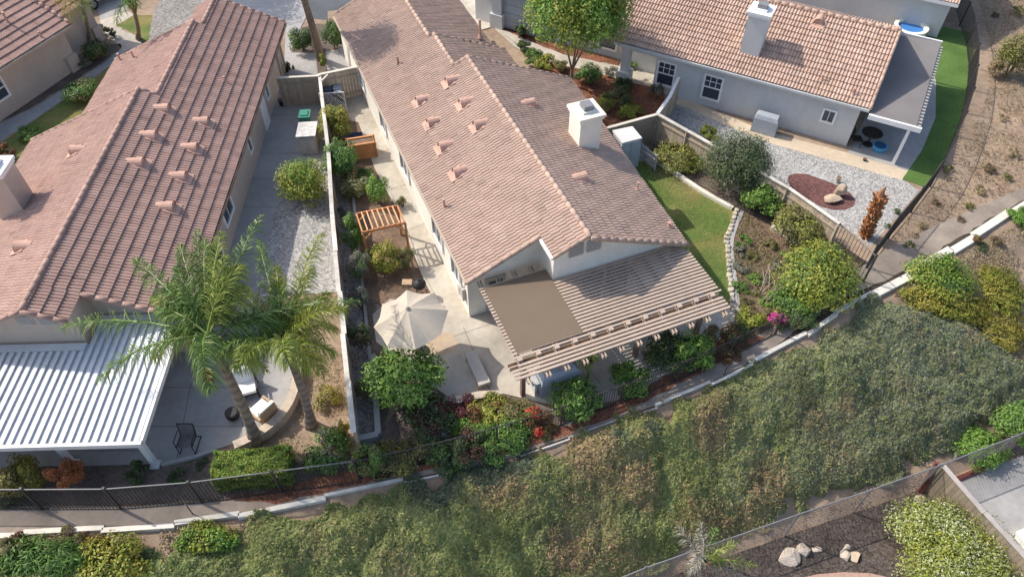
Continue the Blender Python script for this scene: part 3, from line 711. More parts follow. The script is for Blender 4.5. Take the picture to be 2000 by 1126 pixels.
# w axis: make roof rise away from the yard (towards picture left)
sgn = -1
hb = thing('tiled_house', 'beige house with brown tiled roof and long blank wall at the top left corner', 'house', HF.P(-4, 3, 0))
rfm = MB(); rdg = [MB(), MB(), MB()]; dk = MB()
for (we, u0, u1) in ((0, 0, 10), (-.95, -2.9, 0)):
    ze = 2.5
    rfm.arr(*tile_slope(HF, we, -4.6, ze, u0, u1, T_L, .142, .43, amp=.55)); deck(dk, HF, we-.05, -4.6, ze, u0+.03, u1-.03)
barrels(rdg[0], HF.P(0, 0, 2.55), HF.P(-4.6, 0, 2.55+4.6*SL), .11, T_L); barrels(rdg[1], HF.P(-4.6, 0, 2.5+4.6*SL), HF.P(-4.6, 10, 2.5+4.6*SL), .13, T_L); barrels(rdg[2], HF.P(-.95, -2.9, 2.52), HF.P(-4.6, -2.9, 2.52+3.65*SL), .09, T_L)
rf = part('roof', rfm, M_TILE, hb); [part('ridge_tiles', k_, M_TILE, rf, smooth=True) for k_ in rdg]; part('roof_deck', dk, M_TRIM, rf)
wb = MB(); wall_run(wb, HF, [(-.4, 10), (-.4, .35), (-1.38, .35), (-1.38, -2.55), (-8, -2.55), (-8, 10)], lambda w, u: 2.35 if w > -4 else 2.2); part('wall', wb, M_STUC_L, hb)
mb = MB(); mb.box(HF.P(-.36, .65, .45), HF.w*.12, HF.u*.35, np.array([0, 0, .45])); part('pilaster', mb, M_STUC_L, hb); mb = MB(); mb.box(HF.P(-1.34, -2.3, .45), HF.w*.12, HF.u*.3, np.array([0, 0, .45])); part('pilaster', mb, M_STUC_L, hb)
gutter(hb, HF, .04, 0, 10, 2.43, M_TRIM)
pipe(hb, hit(HF, 0, 2.5, -SL, (16, 45)), .55, .06); pipe(hb, hit(HF, 0, 2.5, -SL, (80, 72)), .25, .04)
window(hb, HF.P(-.4, 5.2, .9), HF.u, HF.w, .9, 1.1, cols=2, rows=2)
# ---- house behind the pool
BF = Fr((1866, 4), 2.3, 118)
bh = thing('tiled_house', 'blank grey-walled house with white fascia behind the round pool', 'house', BF.P(4, -6, 0))
wb = MB(); wall_run(wb, BF, [(8, -.1), (.1, -.1), (.1, -13), (8, -13)], lambda w, u: 2.2); part('wall', wb, M_STUC_R, bh)
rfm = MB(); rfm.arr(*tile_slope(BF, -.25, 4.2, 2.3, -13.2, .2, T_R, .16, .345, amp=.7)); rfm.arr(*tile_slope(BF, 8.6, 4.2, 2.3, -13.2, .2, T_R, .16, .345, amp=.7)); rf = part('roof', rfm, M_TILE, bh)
dk = MB(); deck(dk, BF, -.28, 4.2, 2.28, -13.2, .22, .16); part('fascia', dk, M_WHITE, bh)

# ------------------------------------------------------------------ patio covers
# white aluminium cover on the left house
cov = thing('patio_cover', 'white ribbed metal patio cover over the grey patio of the beige house', 'patio cover', LF.P(-3, 8, 0))
zc0, zc1 = 2.34, 2.26   # back, front
def zcov(u): return zc0+(zc1-zc0)*(u-5.2)/(10.3-5.2)
pan = MB(); ribs = MB()
w_lo, w_hi = -12.0, -.22
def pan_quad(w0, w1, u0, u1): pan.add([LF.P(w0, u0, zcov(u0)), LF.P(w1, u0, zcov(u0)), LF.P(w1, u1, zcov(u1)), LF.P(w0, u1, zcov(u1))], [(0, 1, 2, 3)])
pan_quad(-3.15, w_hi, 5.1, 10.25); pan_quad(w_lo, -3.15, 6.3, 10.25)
w = w_hi-.12
while w > w_lo:
    u0 = 5.35 if w > -3.0 else 6.62
    a, b = LF.P(w, u0, zcov(u0)+.045), LF.P(w, 10.22, zcov(10.22)+.045)
    ribs.bar(a, b, .13, .055); w -= .265
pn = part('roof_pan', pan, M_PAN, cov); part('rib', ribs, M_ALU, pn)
mb = MB(); mb.bar(LF.P(w_lo, 10.3, 2.25), LF.P(w_hi+.05, 10.3, 2.25), .12, .2); mb.bar(LF.P(w_hi+.02, 5.1, zc0-.02), LF.P(w_hi+.02, 10.22, zc1-.02), .1, .2)
part('fascia', mb, M_ALU, cov)
mb = MB(); mb.bar(LF.P(-12, 6.45, zcov(6.45)+.05), LF.P(-3.2, 6.45, zcov(6.45)+.05), .3, .06); mb.bar(LF.P(-3.1, 5.2, zc0+.05), LF.P(w_hi, 5.2, zc0+.05), .25, .06); part('flashing', mb, M_ALU, cov)
for px in ((305, 908), (144, 906), (-40, 905)):
    b = A(*px); wq, uq = LF.inv(b); mb = MB()
    mb.box(LF.P(wq, uq, 1.08), LF.w*.09, LF.u*.09, np.array([0, 0, 1.08])); mb.box(LF.P(wq, uq, .05), LF.w*.16, LF.u*.16, np.array([0, 0, .05]))
    part('post', mb, M_ALU, cov)
mb = MB(); mb.bar(LF.P(-12, 9.75, 2.12), LF.P(-.5, 9.75, 2.12), .1, .2); part('beam', mb, M_ALU, cov)
# lattice cover on the middle house
lat = thing('patio_cover', 'tan slatted patio cover with a brown shade cloth patch, on the cream house', 'patio cover', CF.P(4.3, 2.6, 0))
ZP = 2.3
sl = MB(); u = .45; 
rows = []
while u < 3.72: rows.append(u); u += .155
rows += [4.22, 4.38, 4.54, 4.70]
for u in rows:
    w0 = .36 if u < 4.3 else .08
    if u < 1.2: w1 = 3.02
    elif u < 1.6: w1 = 8.5
    else: w1 = 8.62 if u < 4 else 8.52
    if u < 1.2: sl.bar(CF.P(w0, u, ZP+.03), CF.P(w1, u, ZP+.03), .085, .05)
    else: sl.bar(CF.P(w0, u, ZP+.03), CF.P(w1, u+.0, ZP+.03), .09, .05)
part('slats', sl, M_SLAT, lat)
rf_ = MB()
for i in range(12):
    w_ = .5+i*.7
    for k in (-.06, .06):
        u0 = .0 if w_ < 3 else 1.15
        rf_.bar(CF.P(w_+k, u0, ZP-.075), CF.P(w_+k, 4.95, ZP-.075), .045, .14)
part('rafters', rf_, M_SLAT, lat)
bm_ = MB()
for uu in (3.88, 4.06): bm_.bar(CF.P(.1, uu, ZP-.24), CF.P(8.6, uu, ZP-.24), .05, .2)
bm_.bar(CF.P(.3, 3.93, ZP+.09), CF.P(8.62, 3.93, ZP+.09), .07, .05)
for i in range(12): bm_.box(CF.P(.5+i*.7, 3.98, ZP+.06), CF.w*.09, CF.u*.1, np.array([0, 0, .05]))
part('beam', bm_, M_SLAT, lat)
mb = MB(); mb.box(CF.P(1.78, 2.1, ZP+.062), CF.w*1.26, CF.u*1.62, np.array([0, 0, .006])); part('shade_cloth', mb, M_MESH, lat)
for px in ((1022, 775), (1243, 702), (1357, 655)):
    wq, uq = CF.inv(A(*px)); mb = MB(); mb.box(CF.P(wq, 3.97, 1.0), CF.w*.08, CF.u*.08, np.array([0, 0, 1.0])); mb.box(CF.P(wq, 3.97, 2.0), CF.w*.3, CF.u*.05, np.array([0, 0, .06])); part('post', mb, M_POST, lat)
# flat grey cover at the end of the right house
rc = thing('patio_cover', 'flat grey felt patio cover with white beam at the gable end of the grey house', 'patio cover', RF.P(4, 1.2, 0))
mb = MB(); V = [RF.P(w_, u_, 2.3+.05*0) for w_, u_ in ((-.15, .12), (-.15, 2.2), (8.2, 2.25), (7.9, .12))]
mb.prism([(v[0], v[1]) for v in V], 2.3, 2.36); rp = part('roof_sheet', mb, M_GROOF, rc)
mb = MB()
for k in range(28): mb.box(RF.P(.05+k*.285, 2.28, 2.27), RF.w*.045, RF.u*.12, np.array([0, 0, .05]))
part('rafters', mb, M_PLAST, rc)
mb = MB(); mb.bar(RF.P(-.2, .1, 2.25), RF.P(-.2, 2.45, 2.25), .12, .24); part('beam', mb, M_WHITE, rc); mb = MB(); mb.bar(RF.P(8.25, .2, 2.3), RF.P(8.25, 2.3, 2.3), .1, .2); part('beam', mb, M_WHITE, rc)
for w_ in (0., 4.1, 8.0):
    mb = MB(); mb.box(RF.P(w_, 2.0, 1.1), RF.w*.07, RF.u*.07, np.array([0, 0, 1.1])); part('post', mb, M_WHITE, rc)

# ------------------------------------------------------------------ fences
Z1 = np.array([0, 0, 1.])
def board_fence(px, h, label, zg=0., cap=True, post_side=1, step=2.4, tone=1., capm=None, thick=.03, world=None):
    P = world if world is not None else [A(p[0], p[1], zg+h) for p in px]
    P = [np.array([p[0], p[1], zg]) for p in P]
    root = thing('board_fence', label, 'fence', P[0])
    bd = MB(); posts = []
    for a, b in zip(P, P[1:]):
        L = np.linalg.norm(b-a); d = (b-a)/L; n = np.array([-d[1], d[0], 0])
        k = max(1, int(L/.15)); w = L/k
        for i in range(k):
            t = tone*rng.uniform(.82, 1.12); hh = h-.03+rng.uniform(-.01, .01)
            bd.box(a+d*(i+.5)*w+Z1*hh/2+n*rng.uniform(-.004, .004), d*(w/2-.004), n*thick/2, Z1*hh/2, (t, t*rng.uniform(.97, 1.02), t*rng.uniform(.93, 1.02)))
        for z in (.35, h-.35): bd.box((a+b)/2+Z1*z-n*.04*post_side, d*L/2, n*.02, Z1*.045, (tone*.9,)*3)
        m = max(1, round(L/step))
        for i in range(m+1): posts.append(a+d*L*i/m-n*.06*post_side)
    part('boards', bd, M_FENCE, root)
    for p in posts:
        q = MB(); q.box(p+Z1*(h-.05)/2, (.045, 0, 0), (0, .045, 0), Z1*(h-.05)/2, (tone*.85,)*3); part('post', q, M_FENCE, root)
    if cap:
        c = MB()
        for a, b in zip(P, P[1:]):
            d = (b-a)/np.linalg.norm(b-a); n = max(1, round(np.linalg.norm(b-a)/2.4))
            for i in range(n):
                p, q = a+(b-a)*i/n, a+(b-a)*(i+1)/n; o_ = np.array([*rng.normal(0, .012, 2), 0]); p = p+o_; q = q+o_
                c.bar(p+Z1*(h+.012+rng.uniform(-.006, .006)), q+Z1*(h+.012+rng.uniform(-.006, .006)), .17+rng.uniform(-.015, .015), .04, (rng.uniform(.82, 1.05),)*3)
        part('cap_board', c, capm or M_FCAP, root)
    return root
def picket_fence(px, h, label, zg=0., step=2.4, world=None, pick=.115, m=None, railm=None):
    P = world if world is not None else [A(p[0], p[1], zg+h) for p in px]
    P = [np.array([p[0], p[1], zg]) for p in P]
    root = thing('iron_fence', label, 'fence', P[0])
    # resample to bays
    cum = np.concatenate([[0], np.cumsum([np.linalg.norm(b-a) for a, b in zip(P, P[1:])])])
    nb = max(1, round(cum[-1]/step))
    Q = [np.array([np.interp(cum[-1]*i/nb, cum, [p[k] for p in P]) for k in range(3)]) for i in range(nb+1)]
    for i, p in enumerate(Q):
        q = MB(); q.box(p+Z1*(h+.03)/2, (.032, 0, 0), (0, .032, 0), Z1*(h+.03)/2); q.box(p+Z1*(h+.05), (.042, 0, 0), (0, .042, 0), Z1*.02)
        part('post', q, m or M_IRON, root)
        if i < nb:
            a, b = p, Q[i+1]; mb = MB(); L = np.linalg.norm(b-a)
            for z in (.12, ): mb.bar(a+Z1*z, b+Z1*z, .03, .03)
            k = int(L/pick)
            for j in range(1, k):
                c = a+(b-a)*j/k; mb.box(c+Z1*(h/2+.04), (.0085, 0, 0), (0, .0085, 0), Z1*(h/2-.06))
            part('picket_panel', mb, m or M_IRON, root)
            tr = MB(); tr.bar(a+Z1*(h-.01), b+Z1*(h-.01), .032, .03); part('top_rail', tr, railm or M_RAIL, root)
    return root
def chain_fence(P, h, label, zf, step=3.0):
    P = [np.array([p[0], p[1], zf(p[0], p[1])]) for p in P]
    root = thing('chain_link_fence', label, 'fence', P[0])
    cum = np.concatenate([[0], np.cumsum([np.linalg.norm(b-a) for a, b in zip(P, P[1:])])]); nb = max(1, round(cum[-1]/step))
    Q = [np.array([np.interp(cum[-1]*i/nb, cum, [p[k] for p in P]) for k in range(3)]) for i in range(nb+1)]
    for i, p in enumerate(Q):
        q = MB(); q.tube([p, p+Z1*(h+.06)], .03, 8); q.tube([p+Z1*(h+.06), p+Z1*(h+.1)], [.04, .015], 8); part('post', q, M_GALV, root)
        if i < nb:
            a, b = p, Q[i+1]; L = np.linalg.norm(b-a); d = (b-a)/L; mb = MB(); s = .135
            k = int((L+h)/s)
            for sg in (1, -1):
                for j in range(k):
                    x0 = j*s-h if sg > 0 else j*s
                    p0 = (x0, 0.); p1 = (x0+sg*h, h)
                    # clip to [0,L]
                    ta, tb = 0., 1.
                    dx = p1[0]-p0[0]
                    for lim, sgn in ((0, -1), (L, 1)):
                        t = (lim-p0[0])/dx
                        if (dx > 0) == (sgn > 0): tb = min(tb, t)
                        else: ta = max(ta, t)
                    if tb-ta < .02: continue
                    A0 = a+d*(p0[0]+dx*ta)+Z1*(h*ta+.03); B0 = a+d*(p0[0]+dx*tb)+Z1*(h*tb)
                    mb.tube([A0, B0], .0055, 3, cap=False)
            part('wire_mesh', mb, M_WIRE, root)
            tr = MB(); tr.tube([a+Z1*h, b+Z1*h], .024, 6); part('top_rail', tr, M_GALV, root)
    return root
board_fence([(623, 145), (640, 290), (648, 420), (662, 570), (690, 845)], 1.7, 'long plank fence with bleached white cap between the beige and the cream house', tone=.8, capm=M_WCAP, post_side=-1)
board_fence([(542, 152), (624, 148)], 1.75, 'tan plank gate fence closing the beige house side yard, behind the green bin', tone=.72)
f = board_fence([(624, 146), (702, 130)], 1.75, 'sunlit tan plank fence with corner brace joining the cream house to the white-capped fence', tone=.95)
mb = MB(); a = A(628, 158, 1.74); b = A(640, 146, 1.74); mb.bar(a, b, .08, .06); part('corner_brace', mb, M_FCAP, f)
board_fence([(1172, 254), (1285, 223)], 1.75, 'plank fence with pale cap behind the small shed', tone=.62)
board_fence([(1285, 223), (1405, 290), (1540, 367), (1640, 437)], 1.75, 'long tan plank fence with white cap below the grey gravel yard', tone=.86, capm=M_WCAP)
board_fence([(1285, 222), (1308, 190), (1326, 152)], 1.75, 'smooth pale grey fence running from the fence corner to the grey house wall', tone=1.05, thick=.08, capm=M_STUC_R)
P0 = [A(1640, 437, 1.6), A(1712, 500, 1.6)]
picket_fence(None, 1.6, 'dark picket gate fence between the tan plank fence end and the drain path', world=P0, pick=.17)
picket_fence([(-120, 955), (0, 955), (85, 955), (173, 956), (322, 947), (472, 929), (590, 912), (690, 900)], 1.5, 'grey-railed iron fence in front of the orange bush and clipped hedge')
picket_fence([(694, 900), (790, 880), (900, 853), (1040, 815), (1165, 771), (1345, 703), (1440, 660), (1530, 615)], 1.25, 'low iron fence behind the flower bed and the round green bushes', pick=.1, railm=M_IRON)
picket_fence([(1715, 478), (1762, 415), (1832, 335), (1878, 250), (1903, 180), (1916, 100), (1908, 40), (1893, 0), (1885, -30)], 1.45, 'long curved black iron fence around the bright lawn and gravel yard', railm=M_IRON)
FL = [np.array([*FW[i], 0]) for i in (1, 2, 3, 4)]+[np.array([*A(1790, 956, ZL)[:2], 0])]
CH = [np.array([-1., fline(-1.)]), np.array([3.5, fline(3.5)]), np.array([10.75, fline(10.75)]), np.array([13.75, fline(13.75)]), np.array([15.4, fline(15.4)])]
chain_fence(CH, 1.9, 'long chain-link fence below the planted slope, in front of the boulders', lambda x, y: ZL)
chain_fence([np.array([15.5, fline(15.5)]), np.array([18.5, fline(18.5)]), np.array([21.6, fline(21.6)])], 1.9, 'chain-link fence continuing past the red corner post into the green bush', lambda x, y: ZL)
cor = np.array([15.45, fline(15.45)-.1, ZL])
zt_ = ZL+1.9
W2 = [A(1842, 905, zt_), A(1925, 1000, zt_), A(2010, 1092, zt_), A(2100, 1200, zt_)]
board_fence(None, 1.85, 'weathered grey plank fence with flat cap at the lower right corner', zg=ZL, world=W2, tone=.52, capm=mat('grey_cap', (.40, .36, .33), .9, 5, .12, .6, .15), post_side=-1)
mb = MB(); a = A(1795, 962, ZL); b = A(1832, 903, ZL+1.7); mb.bar(a, b, .16, .12); solo('fence_brace', mb, M_REDW, 'leaning dark red timber post at the corner of chain-link and plank fences', 'post', a)
mb = MB(); a = A(1872, 934, ZL+.12); b = A(1918, 915, ZL+.12); mb.tube([a, b], .11, 10); mb.tube([a*.6+b*.4+Z1*.1, a*.5+b*.5+Z1*.22], [.05, .03], 6); solo('log', mb, M_REDW, 'reddish cut log lying on the concrete beside the plank fence', 'log', (a+b)/2)

# ------------------------------------------------------------------ foliage
PAL = dict(
    green=[(.055, .13, .022), (.075, .16, .03), (.04, .095, .02), (.095, .18, .035)],
    bright=[(.09, .21, .025), (.12, .24, .035), (.07, .16, .02), (.15, .26, .05)],
    lime=[(.17, .23, .025), (.22, .27, .035), (.12, .17, .02), (.26, .29, .05)],
    yellow=[(.26, .25, .035), (.20, .21, .03), (.31, .28, .05), (.15, .16, .025)],
    olive=[(.13, .145, .045), (.10, .115, .035), (.17, .17, .06), (.08, .09, .03)],
    dark=[(.030, .060, .018), (.042, .080, .022), (.022, .045, .015), (.055, .095, .028)],
    sage=[(.12, .14, .10), (.15, .165, .12), (.09, .11, .075), (.11, .125, .085)],
    blue=[(.09, .125, .10), (.065, .095, .075), (.12, .15, .12), (.05, .07, .055)],
    orange=[(.44, .15, .05), (.36, .12, .04), (.50, .20, .08), (.30, .12, .05)],
    red=[(.30, .05, .04), (.22, .04, .03), (.16, .09, .03), (.10, .12, .03)],
    rust=[(.20, .09, .035), (.15, .07, .03), (.13, .11, .03), (.25, .12, .05)],
    maroon=[(.07, .02, .022), (.05, .018, .018), (.10, .03, .03), (.04, .03, .015)],
    pale=[(.38, .41, .22), (.30, .35, .16), (.46, .48, .30), (.20, .27, .08)],
    brown=[(.20, .13, .08), (.15, .10, .06), (.26, .18, .11), (.12, .09, .05)],
    straw=[(.36, .28, .16), (.28, .21, .12), (.42, .34, .20), (.2, .16, .08)],
    mag=[(.55, .03, .25), (.45, .03, .20), (.62, .08, .34), (.10, .16, .03)],
    scarlet=[(.60, .05, .04), (.50, .04, .03), (.7, .10, .08), (.10, .14, .03)])
for _k in ('green', 'dark', 'olive', 'bright', 'sage', 'blue', 'maroon', 'lime', 'yellow'):
    _f = {'dark': 1.75, 'maroon': 1.6, 'green': 1.6, 'bright': 1.4, 'lime': 1.28, 'yellow': 1.25}.get(_k, 1.45)
    PAL[_k] = [(t[0]*_f*1.08+.012, t[1]*_f, t[2]*_f+.008) for t in PAL[_k]]
def vnoise(x, y, sc, seed):
    g = np.random.default_rng(seed); tab = g.random((64, 64)); x = x*sc; y = y*sc
    xi = np.floor(x).astype(int); yi = np.floor(y).astype(int); fx = x-xi; fy = y-yi; fx = fx*fx*(3-2*fx); fy = fy*fy*(3-2*fy)
    t = lambda a, b: tab[a % 64, b % 64]
    return (t(xi, yi)*(1-fx)+t(xi+1, yi)*fx)*(1-fy)+(t(xi, yi+1)*(1-fx)+t(xi+1, yi+1)*fx)*fy
PAL['pale'] = [(.50, .53, .29), (.42, .47, .23), (.58, .60, .38), (.28, .34, .11)]
def quads(P, N, A_, ln, wd):
    """diamond leaves: centre P, normal N, axis hint A_"""
    N = N/np.linalg.norm(N, axis=1, keepdims=True)
    a = A_-N*(A_*N).sum(1, keepdims=True); a /= np.linalg.norm(a, axis=1, keepdims=True)+1e-9
    b = np.cross(N, a)
    ln = ln[:, None]; wd = wd[:, None]
    V = np.stack([P-a*ln/2, P+b*wd/2-a*ln*.05-N*ln*.06, P+a*ln/2-N*ln*.1, P-b*wd/2-a*ln*.05-N*ln*.06], 1)
    n = len(P)
    return V.reshape(-1, 3), np.arange(n*4).reshape(n, 4)
def leaf_cloud(c, r, size, pal, seed, n=None, dens=1., clumps=None, up=.5, lumpy=.28, asp=.5, pal2=None, p2=0., boxy=False, zmin=None):
    g = np.random.default_rng(seed); r = np.array(r, float); c = np.asarray(c, float)
    area = 4*math.pi*((r[0]*r[1])**1.6/3+2*(max(r[0], r[1])*r[2])**1.6/3)**(1/1.6)*.62
    if n is None: n = int(np.clip(area/(size*size*asp*.5)*2.0*dens, 80, 30000))
    k = clumps or int(np.clip(area/.16, 8, 160))
    d = g.normal(size=(k, 3)); d[:, 2] = np.abs(d[:, 2])*.95-.25; d /= np.linalg.norm(d, axis=1, keepdims=True)
    if boxy: d = d/np.abs(d).max(1, keepdims=True)*.93
    rad = g.uniform(.62, 1.0, k) if not boxy else g.uniform(.88, .97, k)
    if not boxy: rad[:k//5] *= .6
    cc = d*rad[:, None]*(1-lumpy*.45)
    ci = g.integers(0, k, n); rel = g.normal(size=(n, 3)); rel /= np.linalg.norm(rel, axis=1, keepdims=True)
    rr = g.uniform(.35, 1, n)**.6*lumpy*(1.25 if not boxy else .6)
    rp = cc[ci]+rel*rr[:, None]
    if boxy:
        rp = np.clip(rp, -1, 1)+g.normal(0, .012, (n, 3))
    P = c+rp*r
    if zmin is None: zmin = c[2]-r[2]*.92
    P[:, 2] = np.maximum(P[:, 2], zmin+.02+g.uniform(0, .08, n))
    out = rp/(np.linalg.norm(rp, axis=1, keepdims=True)+1e-6)
    N = out*.55+rel*.55+g.normal(0, .45, (n, 3)); N[:, 2] += up
    ax = g.normal(0, .6, (n, 3))+out*.6+np.array([0, 0, -.25])
    ln = size*g.uniform(.7, 1.35, n); V, Fq = quads(P, N, ax, ln, ln*asp*g.uniform(.8, 1.2, n))
    pal_ = np.array(PAL[pal]); ctone = g.integers(0, len(pal_), k); mix = g.random(n) < .55
    ti = np.where(mix, ctone[ci], g.integers(0, len(pal_), n)); C = pal_[ti].copy()
    if pal2:
        q = np.array(PAL[pal2]); use = g.random(k) < p2; m = use[ci] & (g.random(n) < .8)
        C[m] = q[g.integers(0, len(q), m.sum())]
    C *= g.uniform(.75, 1.25, n)[:, None]
    return V, Fq, C
SEED = [1000]
def place(u, v, rx, ry):
    g = T(u, v); s = ppm(g)
    for _ in range(4):
        s = ppm(g); r = rx/s
        dep = math.asin(min(1, (HC-g[2])/np.linalg.norm(g-np.array([0, 0, HC]))))
        q = (ry/s)**2-(r*math.sin(dep))**2
        cz = math.sqrt(max(q, 0))/math.cos(dep); cz = min(max(cz, .42*r), 1.7*r)
        zc = tz(g[0], g[1])+cz*.85
        g = A(u, v, zc); g[2] = tz(g[0], g[1])
    return g, r, cz
def shrub(u, v, rx, ry, pal, label, name='shrub', cat='shrub', size=None, group=None, stems=True, flat=None, **kw):
    SEED[0] += 1
    g, r, cz = place(u, v, rx, ry); r *= 1.08; cz *= 1.06
    if flat:
        q = T(u, v); s_ = ppm(q); r = rx/s_; cz = flat*r; g = T(u, v, cz*.5); g[2] = tz(g[0], g[1])
        kw['ry_'] = ry/s_/math.sin(math.atan2(HC-g[2], math.hypot(g[0], g[1])))/r
    size = size or float(np.clip(r*.12, .05, .105))
    cen_ = g+Z1*cz*.85
    L = leaf_cloud(cen_, (r, r*kw.pop('ry_', 1.), cz), size, pal, SEED[0], zmin=g[2], **kw)
    if flat:   # a sprawling plant lies on the slope
        V = L[0].reshape(-1, 4, 3); m_ = V.mean(1); V[:, :, 2] += (tz(m_[:, 0], m_[:, 1])-g[2])[:, None]; L = (V.reshape(-1, 3), L[1], L[2]); stems = False
    root = thing(name, label, cat, g, group)
    part('foliage', L, M_LEAF, root)
    if stems:
        rr = random.Random(SEED[0]); mb = MB()
        for k in range(5):
            a = rr.uniform(0, 6.28); e = cen_+np.array([math.cos(a)*r*.5, math.sin(a)*r*.5, cz*.2])
            mb.tube([g+np.array([math.cos(a)*.05, math.sin(a)*.05, -.05]), (g+e)/2+np.array([0, 0, .1*cz]), e], [.035*r+.012, .02*r+.008, .008], 5)
        part('stems', mb, M_TRUNK, root)
    return root
def flowers(parent, u, v, z, r, pal, n, seed, size=.07):
    c = A(u, v, z); L = leaf_cloud(c, (r*1.35, r*1.35, r), size, pal, seed, n=int(n*2), lumpy=.5, asp=.8)
    part('blossoms', L, M_LEAF, parent)
S = shrub
# middle house, side garden
S(655, 246, 31, 36, 'lime', 'yellow-green bush between the lattice panel and the blue wheelbarrow, against the white-capped fence', pal2='yellow', p2=.35)
S(666, 318, 32, 40, 'green', 'mid-green bush left of the cedar planter box', pal2='bright', p2=.3)
S(692, 363, 30, 26, 'olive', 'small shrub with pale yellow leaf tips below the cedar planter', pal2='pale', p2=.3, dens=.7)
S(738, 375, 22, 30, 'bright', 'bright leafy vegetable plant at the path edge above the wooden arbour', dens=.6, size=.1)
S(712, 345, 20, 20, 'green', 'low green plant in dark soil just below the cedar planter', dens=.7)
S(690, 455, 24, 36, 'green', 'upright green plant left of the wooden arbour', pal2='bright', p2=.3, dens=.7)
S(700, 520, 22, 40, 'sage', 'grey-green plant beside the left arbour post foot', pal2='green', p2=.4, dens=.6)
S(722, 505, 14, 30, 'dark', 'slim dark green plant between the arbour posts', dens=.6)
S(757, 505, 32, 34, 'yellow', 'yellow-green plant growing inside the wooden arbour', pal2='lime', p2=.5, dens=.8)
S(792, 505, 18, 40, 'olive', 'leafy climber with pale leaves at the right arbour post', pal2='pale', p2=.25, dens=.6)
S(785, 395, 10, 14, 'olive', 'small tuft of weeds at the path edge beside the arbour top', dens=.6)
S(676, 420, 14, 22, 'blue', 'small dusty plant on the gravel strip beside the fence', dens=.4)
S(700, 580, 20, 44, 'blue', 'dusty grey-green shrub on the narrow gravel strip', pal2='brown', p2=.3, dens=.5)
S(700, 660, 24, 42, 'dark', 'dark twiggy shrub in the shade of the long fence, left of the umbrella', pal2='brown', p2=.3, dens=.8)
S(712, 760, 20, 52, 'olive', 'thin brownish shrub on the shaded strip left of the citrus tree', pal2='brown', p2=.5, dens=.35)
# citrus tree
def tree(u, v, rx, ry, base, pal, label, name='tree', cat='tree', size=.1, trunk=.12, seed=5, lim=7, zc=None, cz=None, **kw):
    g = T(*base); c = A(u, v, zc); s = ppm(c); r = rx/s; cz = cz or ry/s*.9
    root = thing(name, label, cat, g)
    part('crown', leaf_cloud(c, (r, r, cz), size, pal, seed, zmin=max(.3, c[2]-cz), **kw), M_LEAF, root)
    mb = MB(); rr = random.Random(seed); fork = g+(c-g)*.45; fork[2] = max(.5, (c[2]-cz)*.9)
    mb.tube([g-Z1*.1, g+(fork-g)*.5+np.array([.03, .02, 0]), fork], [trunk*1.3, trunk, trunk*.8], 8)
    for k in range(lim):
        a = 6.28*k/lim+rr.uniform(-.3, .3); e = c+np.array([math.cos(a)*r*.62, math.sin(a)*r*.62, rr.uniform(-.2, .55)*cz])
        mid = fork+(e-fork)*.5+np.array([rr.uniform(-.1, .1), rr.uniform(-.1, .1), .15])
        mb.tube([fork-Z1*.08, mid, e], [trunk*.55, trunk*.36, trunk*.12], 6)
    part('trunk', mb, M_TRUNK, root)
    return root
tree(792, 738, 80, 66, (792, 800), 'bright', 'bright green citrus tree below the cream umbrella', 'citrus_tree', 'tree', .13, .07, 31, zc=1.05, cz=1.0, pal2='green', p2=.45, lumpy=.25, asp=.55)
# flower bed in front of the middle house
S(838, 810, 53, 26, 'dark', 'dark green and maroon shrub in the shade below the citrus tree', pal2='maroon', p2=.4)
S(905, 798, 36, 29, 'maroon', 'dark purple-red shrub under the low tan wall', pal2='red', p2=.3)
S(842, 844, 39, 34, 'sage', 'silvery sage shrub in the middle of the flower bed', pal2='blue', p2=.3, asp=.3)
S(760, 898, 43, 31, 'olive', 'yellowish-brown shrub just left of the silvery sage', pal2='yellow', p2=.3)
S(722, 906, 34, 36, 'green', 'green shrub at the iron fence corner right of the dark post', pal2='olive', p2=.4)
S(808, 893, 41, 31, 'olive', 'olive shrub with yellowing leaves along the lower fence', pal2='yellow', p2=.25)
S(866, 886, 41, 36, 'dark', 'dark green shrub below the silvery sage', pal2='green', p2=.4)
S(915, 878, 39, 36, 'dark', 'rounded dark shrub with brown tips in the flower bed', pal2='maroon', p2=.25)
S(960, 866, 41, 36, 'green', 'green shrub above the pale kerb, right end of the dark shrubs', pal2='dark', p2=.3)
S(915, 828, 36, 31, 'bright', 'light green shrub in the heart of the flower bed', pal2='olive', p2=.3)
S(962, 804, 43, 31, 'lime', 'yellow-green shrub under the patio edge', pal2='rust', p2=.3)
r_ = S(1012, 810, 41, 34, 'olive', 'olive shrub with a cluster of red flowers near the brown patio post', pal2='rust', p2=.4)
flowers(r_, 1042, 806, .75, .2, 'scarlet', 170, 61)
S(1002, 844, 43, 34, 'green', 'green shrub below the red flowers', pal2='bright', p2=.25)
r_ = S(1062, 830, 29, 21, 'olive', 'low straggly shrub with pinkish flowers beside the round bushes', pal2='rust', p2=.4, dens=.6)
flowers(r_, 1052, 840, .4, .16, 'scarlet', 60, 62)
r_ = S(932, 813, 21, 17, 'maroon', 'small reddish plant with crimson flowers in the flower bed', dens=.7)
flowers(r_, 930, 812, .5, .2, 'red', 90, 63)
S(985, 866, 14, 14, 'orange', 'small orange-brown plant at the kerb edge of the flower bed', dens=.6)
S(850, 790, 17, 12, 'rust', 'tiny rust-coloured plant against the tan wall', dens=.6)
S(1124, 782, 46, 44, 'green', 'leftmost round green bush on the patio edge, in front of the covered grill', pal2='bright', p2=.4, size=.11)
S(1226, 742, 39, 36, 'green', 'middle round green bush on the patio edge', pal2='bright', p2=.45, size=.11)
S(1312, 690, 51, 43, 'dark', 'right dark green bush on the patio edge, left half in shade', pal2='green', p2=.3, size=.11)
